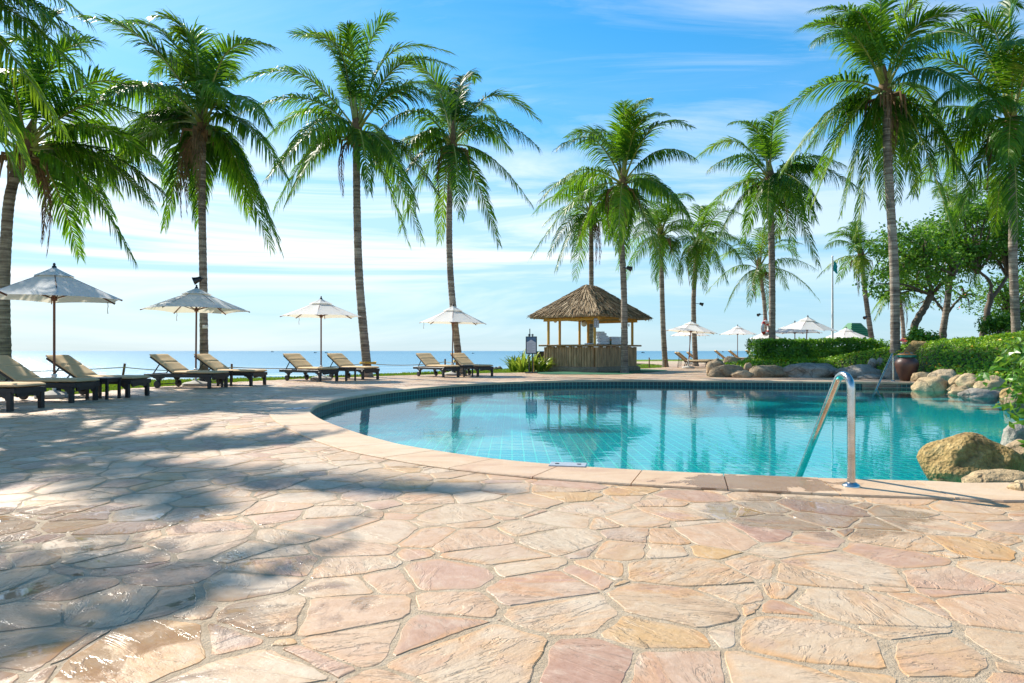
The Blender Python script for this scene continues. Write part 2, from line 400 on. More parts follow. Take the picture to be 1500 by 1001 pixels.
def flagstone():
    n = NT('flagstone'); o = n.pos()
    r1, r2, r3 = n.attr('r1'), n.attr('r2'), n.attr('r3')
    shift = n.n('ShaderNodeCombineXYZ'); n.put(shift.inputs[0], n.math('MULTIPLY', r1, 37.0)); n.put(shift.inputs[1], n.math('MULTIPLY', r2, 53.0))
    v = n.vmath('ADD', o, shift)
    rotn = n.n('ShaderNodeVectorRotate', rotation_type='Z_AXIS'); n.put(rotn.inputs['Vector'], v); n.put(rotn.inputs['Angle'], n.math('MULTIPLY', r3, 6.28)); v = rotn.outputs[0]
    base = n.ramp(r1, [(0.0,(0.63,0.51,0.36)), (0.15,(0.58,0.43,0.27)), (0.27,(0.55,0.355,0.265)), (0.38,(0.67,0.58,0.45)), (0.53,(0.63,0.40,0.14)), (0.62,(0.44,0.335,0.295)), (0.68,(0.64,0.45,0.30)), (0.82,(0.45,0.255,0.185)), (0.91,(0.65,0.55,0.41))], 'CONSTANT')
    big = n.noise(n.map(v, (1.0,2.3,1)), 2.4, 5, 0.6, 0.8)
    tint = n.ramp(big, [(0.34,(0.46,0.22,0.17)), (0.43,(0.66,0.33,0.08)), (0.50,(0.60,0.44,0.28)), (0.64,(0.66,0.55,0.41))])
    c = n.mix(n.math('MULTIPLY', n.ramp(n.noise(v, 1.7, 3), [(0.40,0.0),(0.56,0.9)]), n.math('ADD', 0.22, n.math('MULTIPLY', r2, 0.55))), base, tint)
    grain = n.noise(v, 26, 6, 0.7)
    blot = n.noise(n.map(v,(1,1.6,1)), 6.5, 5, 0.7, 0.8)
    c = n.mix(n.ramp(blot,[(0.46,0.0),(0.62,0.55)]), c, n.mix(1.0, c, (0.74,0.63,0.54), 'MULTIPLY'))
    c = n.mix(n.ramp(blot,[(0.36,0.40),(0.46,0.0)]), c, (0.70,0.62,0.50))
    c = n.mix(0.20, c, n.ramp(grain, [(0.3,(0.32,0.24,0.18)), (0.7,(0.83,0.75,0.66))]), 'MIX')
    edge_d = n.attr('ed')
    c = n.mix(n.math('MULTIPLY', n.math('SUBTRACT', 1.0, edge_d), n.math('MULTIPLY', r3, 0.75)), c, n.ramp(n.noise(o, 3.0, 3), [(0.42,(0.56,0.43,0.30)), (0.56,(0.70,0.36,0.10))]))
    # cleft ledges: stepped relief of split sandstone
    rel = n.noise(n.map(v, (0.8,2.1,1)), 1.9, 6, 0.62, 0.6)
    k = n.math('MULTIPLY', rel, 7.0); fl = n.math('FLOOR', k); fr = n.math('SUBTRACT', k, fl)
    st = n.n('ShaderNodeMapRange', interpolation_type='SMOOTHSTEP'); n.put(st.inputs[0], fr); st.inputs[1].default_value = 0.80; st.inputs[2].default_value = 1.0
    terr = n.math('DIVIDE', n.math('ADD', fl, st.outputs[0]), 7.0)
    lay = n.math('FRACT', n.math('ADD', n.math('MULTIPLY', fl, 0.371), r2))
    c = n.mix(n.math('MULTIPLY', r3, 0.34), c, n.ramp(lay, [(0.0,(0.62,0.50,0.36)), (0.3,(0.50,0.30,0.23)), (0.55,(0.60,0.43,0.27)), (0.8,(0.48,0.29,0.16)), (0.95,(0.64,0.54,0.42))]))
    crk = n.noise(n.map(v, (1.0,4.0,1)), 3.0, 5, 0.6, 1.2)
    crack = n.ramp(n.math('ABSOLUTE', n.math('SUBTRACT', crk, 0.5)), [(0.0,0.0),(0.010,1.0)])
    crack = n.math('MAXIMUM', crack, n.ramp(n.noise(v, 2.1, 2), [(0.50,1.0),(0.58,0.0)]))
    c = n.mix(n.math('MULTIPLY', n.math('SUBTRACT', 1.0, crack), 0.55), c, (0.12,0.085,0.06))
    h = n.math('ADD', n.math('MULTIPLY', terr, 0.8), n.math('ADD', n.math('MULTIPLY', n.noise(n.map(v,(1,1.8,1)), 8, 5, 0.65), 0.28), n.math('ADD', n.math('MULTIPLY', grain, 0.10), n.math('MULTIPLY', n.noise(v, 90, 4, 0.7), 0.05))))
    h = n.math('ADD', h, n.math('MULTIPLY', crack, 0.07))
    c = n.mix(1.0, c, (0.83,0.765,0.69), 'MULTIPLY')
    # wet patches left by swimmers
    def spot(x, y, sx, sy):
        m = n.map(o, (1/sx,1/sy,0), loc=(-x/sx,-y/sy,0)); ln = n.n('ShaderNodeVectorMath', operation='LENGTH'); n.put(ln.inputs[0], m)
        return n.math('SUBTRACT', 1.0, ln.outputs['Value'], clamp=True)
    wet = n.math('MAXIMUM', n.math('MAXIMUM', spot(-2.1,2.6,1.9,1.1), n.math('MULTIPLY', spot(1.75,3.95,0.75,0.62), 1.5)), n.math('MULTIPLY', spot(-2.6,3.75,1.5,0.7), 0.8))
    wn = n.noise(o, 3.2, 5, 0.65, 0.6)
    wet = n.ramp(n.math('ADD', n.math('MULTIPLY', wet, 1.15), n.math('MULTIPLY', n.math('SUBTRACT', wn, 0.5), 1.5)), [(0.30,0.0),(0.46,1.0)])
    pud = n.math('MULTIPLY', wet, n.ramp(terr, [(0.40,1.0),(0.44,0.0)]))
    c = n.mix(n.math('MULTIPLY', wet, 0.55), c, n.mix(1.0, c, (0.50,0.43,0.38), 'MULTIPLY'))
    rg = n.mix(wet, n.ramp(grain, [(0.3,0.62),(0.7,0.48)]), (0.23,0.23,0.23))
    rg = n.mix(pud, rg, (0.04,0.04,0.04))
    hh = n.mix(pud, h, (0.42,0.42,0.42))
    n.pbr(c, rg, 0, n.bump(n.math('MULTIPLY', hh, n.math('ADD', 0.35, n.math('MULTIPLY', r2, 0.85))), 0.038, 0.8), 0.5); M['flagstone'] = n.m
flagstone()

def paving():
    rng = random.Random(11); S = 0.242
    x0, x1, y0, y1 = -26.0, 27.0, 0.2, 50.0
    nx, ny = int((x1-x0)/S), int((y1-y0)/S)
    site = {}
    for j in range(-3, ny+3):
        for i in range(-3, nx+3):
            site[i,j] = (x0+(i+0.5+0.25*(j%2)+rng.uniform(-.46,.46))*S, y0+(j+0.5+rng.uniform(-.46,.46))*S, rng.uniform(-0.036,0.036))
            if rng.random() < .07: del site[i,j]
    V = []; Fc = []; A1 = []; A2 = []; A3 = []; ED = []
    for j in range(ny):
        for i in range(nx):
            if (i,j) not in site: continue
            sx, sy, sw = site[i,j]
            if abs(sx) > 0.80*sy+2.6 or (sy > 31 and sx < 3): continue
            if sy > 12 and abs(sx) > 0.8*sy+1: continue
            if not inside(sx, sy, DECK) or inside(sx, sy, POOL): continue
            poly = [(sx-1,sy-1),(sx+1,sy-1),(sx+1,sy+1),(sx-1,sy+1)]
            for dj in (-3,-2,-1,0,1,2,3):
                for di in (-3,-2,-1,0,1,2,3):
                    if di == 0 and dj == 0: continue
                    q = site.get((i+di,j+dj))
                    if not q: continue
                    ax, ay = q[0]-sx, q[1]-sy; d2 = ax*ax+ay*ay
                    lim = (d2+sw-q[2])/2          # power diagram: some stones larger than others
                    out = []; m = len(poly)
                    for k in range(m):
                        p, r_ = poly[k], poly[(k+1)%m]
                        dp = (p[0]-sx)*ax+(p[1]-sy)*ay-lim; dr = (r_[0]-sx)*ax+(r_[1]-sy)*ay-lim
                        if dp <= 0: out.append(p)
                        if (dp < 0) != (dr < 0) and abs(dp-dr) > 1e-12:
                            t = dp/(dp-dr); out.append((p[0]+(r_[0]-p[0])*t, p[1]+(r_[1]-p[1])*t))
                    poly = out
                    if len(poly) < 3: break
                if len(poly) < 3: break
            if len(poly) < 3: continue
            near = sy < 9.5
            ccx = sum(p[0] for p in poly)/len(poly); ccy = sum(p[1] for p in poly)/len(poly)
            if any(inside(p[0],p[1],POOL) for p in poly): continue
            jw = rng.uniform(0.004,0.009) if rng.random() < .72 else rng.uniform(0.009,0.019)
            # shrink each corner to leave the joint, then chip the outline
            m = len(poly); loop = []
            for k in range(m):
                p = poly[k]; dx, dy = ccx-p[0], ccy-p[1]; L = math.hypot(dx,dy) or 1
                s = min(0.5, jw*1.35/L); loop.append((p[0]+dx*s, p[1]+dy*s))
            pts = []
            for k in range(m):
                a, b = loop[k], loop[(k+1)%m]; L = math.hypot(b[0]-a[0], b[1]-a[1])
                if L < 0.02: pts.append(a); continue
                ns = max(2, int(L/0.032)) if near else 2
                for q in range(ns):
                    t = (q+0.0)/ns
                    if q == 0: t = min(0.16, 0.018/L)
                    x = a[0]+(b[0]-a[0])*t; y = a[1]+(b[1]-a[1])*t
                    if near:
                        w1 = noise.noise(Vector((x*9,y*9,i*.37+j*.71)))*0.013+noise.noise(Vector((x*31,y*31,i+j*.3)))*0.006
                        dx, dy = ccx-x, ccy-y; l2 = math.hypot(dx,dy) or 1
                        x += dx/l2*w1; y += dy/l2*w1
                    pts.append((x,y))
                t = 1-min(0.16, 0.018/L); pts.append((a[0]+(b[0]-a[0])*t, a[1]+(b[1]-a[1])*t))
            if len(pts) < 3: continue
            base = len(V); m = len(pts)
            h0 = rng.uniform(-0.0010,0.0016); tx, ty = rng.uniform(-.005,.005), rng.uniform(-.005,.005)
            rings = ((0.0,-0.014),(0.001,-0.0025),(0.005,0.0),(0.045,0.0012)) if near else ((0.0,-0.014),(0.004,0.0))
            for ins, z in rings:
                for (x,y) in pts:
                    dx, dy = ccx-x, ccy-y; L = math.hypot(dx,dy) or 1; s = min(0.8, ins/L)
                    X, Y = x+dx*s, y+dy*s
                    V.append((X, Y, h0+z+(X-ccx)*tx+(Y-ccy)*ty)); ED.append(1.0 if ins > .02 or not near else 0.0)
            fcount = 0
            for k in range(len(rings)-1):
                for q in range(m): Fc.append((base+k*m+q, base+k*m+(q+1)%m, base+(k+1)*m+(q+1)%m, base+(k+1)*m+q)); fcount += 1
            Fc.append(tuple(base+(len(rings)-1)*m+q for q in range(m))); fcount += 1
            a, b, c = rng.random(), rng.random(), rng.random()
            A1 += [a]*fcount; A2 += [b]*fcount; A3 += [c]*fcount
    o = mesh_obj('paving', V, Fc, 'flagstone', attrs={'r1':('FACE',A1),'r2':('FACE',A2),'r3':('FACE',A3),'ed':('POINT',ED)})
    return structure(o)
paving()

# coping: one ring of sawn sandstone slabs
def coping():
    n = NT('coping_stone'); o = n.pos(); r1 = n.attr('r1')
    c = n.ramp(r1, [(0.0,(0.60,0.42,0.28)),(0.5,(0.66,0.50,0.36)),(1.0,(0.56,0.37,0.255))])
    big = n.noise(n.map(o,(1,2,1)), 1.6, 5, 0.65, 1.2)
    c = n.mix(0.45, c, n.ramp(big, [(0.35,(0.50,0.31,0.21)),(0.5,(0.66,0.49,0.33)),(0.65,(0.72,0.60,0.47))]))
    ln = n.n('ShaderNodeVectorMath', operation='LENGTH'); n.put(ln.inputs[0], n.map(o,(1/0.95,1/0.5,0),loc=(-1.75/0.95,-4.85/0.5,0)))
    wet = n.ramp(n.math('ADD', n.math('MULTIPLY', n.math('SUBTRACT',1.0,ln.outputs['Value'],clamp=True),1.0), n.math('MULTIPLY', n.math('SUBTRACT', n.noise(o,4.5,5,0.6,0.5),0.5),1.6)), [(0.36,0.0),(0.42,1.0)])
    c = n.mix(wet, c, n.mix(1.0, c, (0.60,0.50,0.42), 'MULTIPLY'))
    c = n.mix(1.0, c, (0.92,0.88,0.80), 'MULTIPLY')
    rg = n.mix(wet, n.ramp(n.noise(o,12,4), [(0.3,0.6),(0.7,0.45)]), (0.16,0.16,0.16))
    n.pbr(c, rg, 0, n.bump(n.noise(o,30,6,0.7), 0.006), 0.4); M['coping_stone'] = n.m
    N = len(POOL); mb_v = []; mb_f = []; A = []; rng = random.Random(3)
    IN = offset(POOL, -0.035); OUT = COPE
    # cumulative length, a joint about every 0.62 m
    i = 0; slabs = []; start = 0; acc = 0
    for k in range(N):
        acc += (POOL[(k+1)%N]-POOL[k]).length
        if acc > 0.60 or k == N-1: slabs.append((start, k+1)); start = k+1; acc = 0
    for (a, b) in slabs:
        pin = [IN[k%N] for k in range(a,b+1)]; pout = [OUT[k%N] for k in range(a,b+1)]
        steps = []
        # resample long spans so joints keep about 0.62 m
        L = sum((pin[k+1]-pin[k]).length for k in range(len(pin)-1)); cnt = max(1, round(L/0.62))
        def at(pl, t):
            t *= len(pl)-1; q = min(int(t), len(pl)-2); return pl[q].lerp(pl[q+1], t-q)
        for s in range(cnt):
            t0, t1 = s/cnt, (s+1)/cnt; m = 3; g = 0.004/max(L/cnt,.1)/cnt
            zt = 0.016+rng.uniform(-.0015,.0015)
            ii = [at(pin, t0+g+(t1-t0-2*g)*q/m) for q in range(m+1)]; oo = [at(pout, t0+g+(t1-t0-2*g)*q/m) for q in range(m+1)]
            base = len(mb_v)
            for q in range(m+1):
                i_, o_ = ii[q], oo[q]; u = (o_-i_).normalized()
                for pt, z in ((i_+u*0.006,-0.045),(i_,-0.030),(i_,zt-0.012),(i_+u*0.012,zt),(o_-u*0.006,zt),(o_,zt-0.008),(o_,-0.045)):
                    mb_v.append((pt.x,pt.y,z))
            fc = 0
            for q in range(m):
                for w in range(7):
                    mb_f.append((base+q*7+w, base+(q+1)*7+w, base+(q+1)*7+(w+1)%7, base+q*7+(w+1)%7)); fc += 1
            mb_f.append(tuple(base+w for w in range(7))); mb_f.append(tuple(base+m*7+w for w in range(6,-1,-1))); fc += 2
            A += [rng.random()]*fc
    o = structure(mesh_obj('pool_coping', mb_v, mb_f, 'coping_stone', attrs={'r1':('FACE',A)}))
    import bmesh
    bm = bmesh.new(); bm.from_mesh(o.data); bmesh.ops.recalc_face_normals(bm, faces=bm.faces); bm.to_mesh(o.data); bm.free()
coping()

def tiles(key, tile, cols, grout, gw=0.035, rough=0.2):
    n = NT(key); u = n.uv()
    br = n.n('ShaderNodeTexBrick', offset=0.0, squash=1.0); n.put(br.inputs['Vector'], u)
    br.inputs['Scale'].default_value = 1/tile[0]; br.inputs['Brick Width'].default_value = 1.0; br.inputs['Row Height'].default_value = tile[1]/tile[0]
    br.inputs['Mortar Size'].default_value = gw; br.inputs['Mortar Smooth'].default_value = 0.1
    n.put(br.inputs['Color1'], cols[0]); n.put(br.inputs['Color2'], cols[1]); n.put(br.inputs['Mortar'], grout)
    c = n.mix(0.25, br.outputs[0], n.ramp(n.noise(u, 3.0, 4), [(0.3,cols[0]),(0.7,cols[1])]))
    n.pbr(c, rough, 0, n.bump(n.math('SUBTRACT',1.0,br.outputs['Fac']), 0.004), 0.5); M[key] = n.m
tiles('pool_floor_tile', (0.155,0.155), ((0.0,0.25,0.30),(0.0,0.30,0.355)), (0.12,0.60,0.46), 0.07)
tiles('border_tile', (0.125,0.155), ((0.002,0.040,0.045),(0.004,0.065,0.07)), (0.16,0.42,0.38), 0.06, 0.38)
vs, fs = flat([POOL], FLOOR_Z)
structure(mesh_obj('pool_floor', vs, fs, 'pool_floor_tile', uvs=[(v.x,v.y) for v in vs]))
def pool_wall(z0, z1, mat, name, w):
    P = offset(POOL, w); N = len(P); vs = []; uv = []; fs = []; s = 0
    for k in range(N+1):
        p = P[k%N]
        if k: s += (p-P[(k-1)%N]).length
        vs += [(p.x,p.y,z0),(p.x,p.y,z1)]; uv += [(s,z0),(s,z1)]
    for k in range(N): fs.append((2*k,2*k+1,2*k+3,2*k+2))
    structure(mesh_obj(name, vs, fs, mat, uvs=uv))
pool_wall(-0.31, 0.0, 'border_tile', 'pool_wall', 0.0)
pool_wall(FLOOR_Z, -0.30, 'pool_floor_tile', 'pool_wall_lower', 0.004)

def watermat():
    n = NT('pool_water'); o = n.pos()
    h = n.math('ADD', n.noise(n.map(o,(1.0,1.6,1)), 2.2, 2, 0.5, 0.3), n.math('MULTIPLY', n.noise(n.map(o,(1,1.5,1)), 7.0, 2), 0.22))
    nm = n.bump(h, 0.0022, 1.0)
    g = n.n('ShaderNodeBsdfGlossy'); g.inputs['Roughness'].default_value = 0.0; n.put(g.inputs['Normal'], nm); n.put(g.inputs['Color'], (1,1,1))
    t = n.n('ShaderNodeBsdfTransparent'); n.put(t.inputs[0], (0.30,0.97,0.98))
    fr = n.n('ShaderNodeLayerWeight'); fr.inputs[0].default_value = 0.5; n.put(fr.inputs['Normal'], nm)
    schlick = n.math('ADD', 0.02, n.math('MULTIPLY', 0.58, n.math('POWER', fr.outputs['Facing'], 5.0)), clamp=True)
    n.done(n.mixsh(schlick, t.outputs[0], g.outputs[0])); M['pool_water'] = n.m
watermat()
vs, fs = flat([POOL], WATER_Z)
structure(mesh_obj('water', vs, fs, 'pool_water'))

# stone entry step in the far corner of the pool
mb = MB(); rng = random.Random(5)
a, b = G(1262,560), G(1352,561)
u = (b-a).normalized(); nrm = Vector((u.y,-u.x,0))
for row, (dz, out) in enumerate(((-0.055,0.03),(-0.135,0.13),(-0.24,0.42))):
    L = (b-a).length; k = 0; s = 0.0
    while s < L-0.05:
        w = min(rng.uniform(0.32,0.55), L-s)
        c = a+u*(s+w/2)+nrm*(out/2-0.03)
        mb.box((c.x,c.y,dz-0.035), (w-0.008, out+0.10, 0.075), Matrix.Rotation(math.atan2(u.y,u.x),3,'Z'), 0.008); s += w
structure(mb.build('pool_step', 'ledge_stone'))

# lawn, beach, sea
LAWN_OUT = [(-60,14,0),(-24,16.5,0),(-15,18.0,0),(-12.2,22.2,0),(-8.9,24.4,0),(-5.6,28.2,0),(-1.8,34.5,0),(3,40,0),(7.9,45,0),(10.5,55,0),(13.5,75,0),(60,90,0)]
LO = catmull(LAWN_OUT, 5)
LAWN = [p-Vector((0,0.4,0)) for p in EDGE]+list(reversed(LO))
def lawnmat():
    n = NT('lawn'); o = n.pos()
    c = n.ramp(n.noise(o,2.2,5,0.7), [(0.3,(0.07,0.14,0.012)),(0.5,(0.13,0.22,0.012)),(0.7,(0.22,0.30,0.03))])
    n.pbr(c, 0.9, 0, n.bump(n.noise(o,60,4), 0.03), 0.2); M['lawn'] = n.m
lawnmat()
vs, fs = flat([LAWN], -0.035); structure(mesh_obj('lawn', vs, fs, 'lawn'))
simple('sand', (0.42,0.36,0.27), 0.9, 0.25, 2.0, 0.02, 12)
LO2 = offset(LO, -9.0)
# the sand falls from the lawn's edge to the waterline
k = len(LO); vs = [(p.x,p.y,-0.10) for p in LO]; fs = []
for s, z in ((0.12,-0.5),(1.0,-2.4)):
    for p in LO: vs.append((p.x-0.35*9*s, p.y+9*s, z))
for q in range(2):
    for i in range(k-1): fs.append((q*k+i, q*k+i+1, (q+1)*k+i+1, (q+1)*k+i))
structure(mesh_obj('beach', vs, fs, 'sand'))
def seamat():
    n = NT('sea'); o = n.pos(); sp = n.n('ShaderNodeSeparateXYZ'); n.put(sp.inputs[0], o)
    y = sp.outputs[1]
    far = n.ramp(n.math('DIVIDE', y, 1500.0), [(0.03,0.0),(0.12,0.45),(0.6,1.0)])
    c = n.mix(far, (0.16,0.32,0.38), (0.006,0.13,0.22))
    st = n.noise(n.map(o,(0.012,0.10,1)), 1.0, 5, 0.6, 0.4)
    c = n.mix(n.ramp(st,[(0.42,0.0),(0.62,0.5)]), c, (0.08,0.28,0.36))
    foam = n.noise(n.map(o,(0.035,0.30,1)), 1.0, 4, 0.55, 0.6)
    fm = n.math('MULTIPLY', n.ramp(foam,[(0.545,0.0),(0.60,1.0)]), n.ramp(n.math('DIVIDE',y,200.0),[(0.22,1.0),(0.50,0.7),(0.72,0.0)]))
    c = n.mix(n.math('MULTIPLY',fm,0.85), c, (0.78,0.80,0.80))
    h = n.math('ADD', n.noise(n.map(o,(0.12,0.45,1)),1.0,5,0.65), n.math('MULTIPLY', n.noise(n.map(o,(0.5,1.4,1)),1.0,4,0.6),0.35))
    n.pbr(c, 0.28, 0, n.bump(h, 0.55, 0.8), 0.5); M['sea'] = n.m
seamat()
vs = []; fs = []
ys = [24,45,70,120,250,600,1500,4000,9000]
for yy in ys: vs += [(-9000,yy,-2.0),(9000,yy,-2.0)]
for i in range(len(ys)-1): fs.append((2*i,2*i+1,2*i+3,2*i+2))
structure(mesh_obj('sea', vs, fs, 'sea'))

# green mat of artificial turf round the kiosk
simple('turf', (0.015,0.12,0.055), 0.9, 0.25, 12, 0.01, 120)
tp = catmull([G(792,548.2), G(850,549), G(915,548.6), (6.9,31.5,0), (7.4,33.6,0), (5.5,36.5,0), (2.8,35.4,0), (1.2,32.6,0)], 6, closed=True)
vs, fs = flat([tp], 0.010); structure(mesh_obj('turf_mat', vs, fs, 'turf'))
# ------------------------------------------------------------------ coconut palms
def unit(a): return a/np.maximum(np.linalg.norm(a, axis=-1, keepdims=True), 1e-9)
ZUP = np.array([0.0,0.0,1.0])
def frond_mesh(P0, P1, P2, nl, lf, droop, seed, curl=1.0, wid=0.03, sw=0.0, sag=0.0):
    rg = np.random.default_rng(seed)
    P0, P1, P2 = (np.array(p, float) for p in (P0,P1,P2))
    hv = P2-P0; hv[2] = 0; hv = hv/max(np.linalg.norm(hv), .3); sv = (hv*.45-ZUP*.9)*np.linalg.norm(P2-P0)*sag; q_ = lambda t: np.maximum(t-.45,0)[:,None]
    B = lambda t: (1-t)[:,None]**2*P0+2*((1-t)*t)[:,None]*P1+(t**2)[:,None]*P2+sv*q_(t)**2
    D = lambda t: unit(2*(1-t)[:,None]*(P1-P0)+2*t[:,None]*(P2-P1)+2*sv*q_(t))
    ns = 15; ts = np.linspace(0,1,ns); C = B(ts); T = D(ts)
    h = P2-P0; h[2] = 0
    if np.linalg.norm(h) < 0.4: a = rg.uniform(0,6.28); h = np.array([math.cos(a),math.sin(a),0])
    h = h/np.linalg.norm(h); side0 = np.cross(h, ZUP); tw = rg.uniform(-.35,.35)
    V = []; Fq = []; mi = []
    # rachis
    for i in range(ns):
        u = side0; w = np.cross(u, T[i]); r = 0.030*(1-ts[i])**0.8+0.004; rw = r*(1.0+1.6*max(0,1-ts[i]*7))
        for j in range(4):
            a = math.pi/4+j*math.pi/2; V.append(C[i]+u*math.cos(a)*rw*1.3+w*math.sin(a)*r)
    for i in range(ns-1):
        for j in range(4): Fq.append((i*4+j,i*4+(j+1)%4,(i+1)*4+(j+1)%4,(i+1)*4+j)); mi.append(1)
    V = np.array(V); lvs = [np.full(len(V), .5)]
    lval = rg.uniform(0.25,0.75)
    for s in (-1,1):
        t = 0.16+0.835*((np.arange(nl)+0.5+rg.uniform(-.35,.35,nl))/nl); t = np.clip(t,0.1,1)
        keep = rg.random(nl) > 0.04; t = t[keep]; m = len(t)
        c = B(t); tg = D(t); up = unit(np.cross(np.tile(side0,(m,1)), tg)); up = np.where((up[:,2:]<0), -up, up)
        sd = np.tile(side0*s,(m,1)); sd = unit(sd*math.cos(tw)+up*math.sin(tw)*s)
        prof = np.interp(t, [0.1,0.22,0.45,0.75,0.93,1.0], [0.55,0.85,1.0,0.80,0.52,0.34])
        L = lf*prof*rg.uniform(0.85,1.1,m)
        ang = np.radians(np.interp(t, [0.1,0.5,1.0], [16+sw,33+sw,60+sw*.5]))+rg.normal(0,0.05,m)
        d0 = unit(sd*np.cos(ang)[:,None]+tg*np.sin(ang)[:,None]+up*rg.uniform(0.02,0.32,m)[:,None])
        dr = droop*rg.uniform(0.7,1.35,m)
        w = unit(tg-d0*np.sum(tg*d0,1,keepdims=True)); w = unit(w+np.cross(d0,w)*rg.normal(0,.32,(m,1))); wd = wid*rg.uniform(0.8,1.15,m)*np.interp(t,[0,.3,.8,1],[.8,1.0,.85,.5])
        pts = [c]; d = d0; p = c
        for k, q in enumerate((0.34,0.36,0.30)):
            d = unit(d+np.array([0,0,-1.0])*(dr*(0.25+0.55*k)*curl)[:,None]+rg.normal(0,.035,(m,3)))
            p = p+d*(L*q)[:,None]; pts.append(p)
        st = [pts[0]-w*wd[:,None]*0.35, pts[0]+w*wd[:,None]*0.35, pts[1]-w*wd[:,None]*0.62, pts[1]+w*wd[:,None]*0.62, pts[2]-w*wd[:,None]*0.42, pts[2]+w*wd[:,None]*0.42, pts[3]]
        base = len(V); blk = np.stack(st,1).reshape(-1,3); V = np.concatenate([V, blk])
        lvs.append(np.repeat(np.clip(lval+rg.normal(0,.12,m)+0.20*(t-.5),0,1), 7))
        for i in range(m):
            b = base+i*7
            Fq += [(b,b+1,b+3,b+2),(b+2,b+3,b+5,b+4),(b+4,b+5,b+6)]; mi += [0,0,0]
    return V, Fq, mi, np.concatenate(lvs)

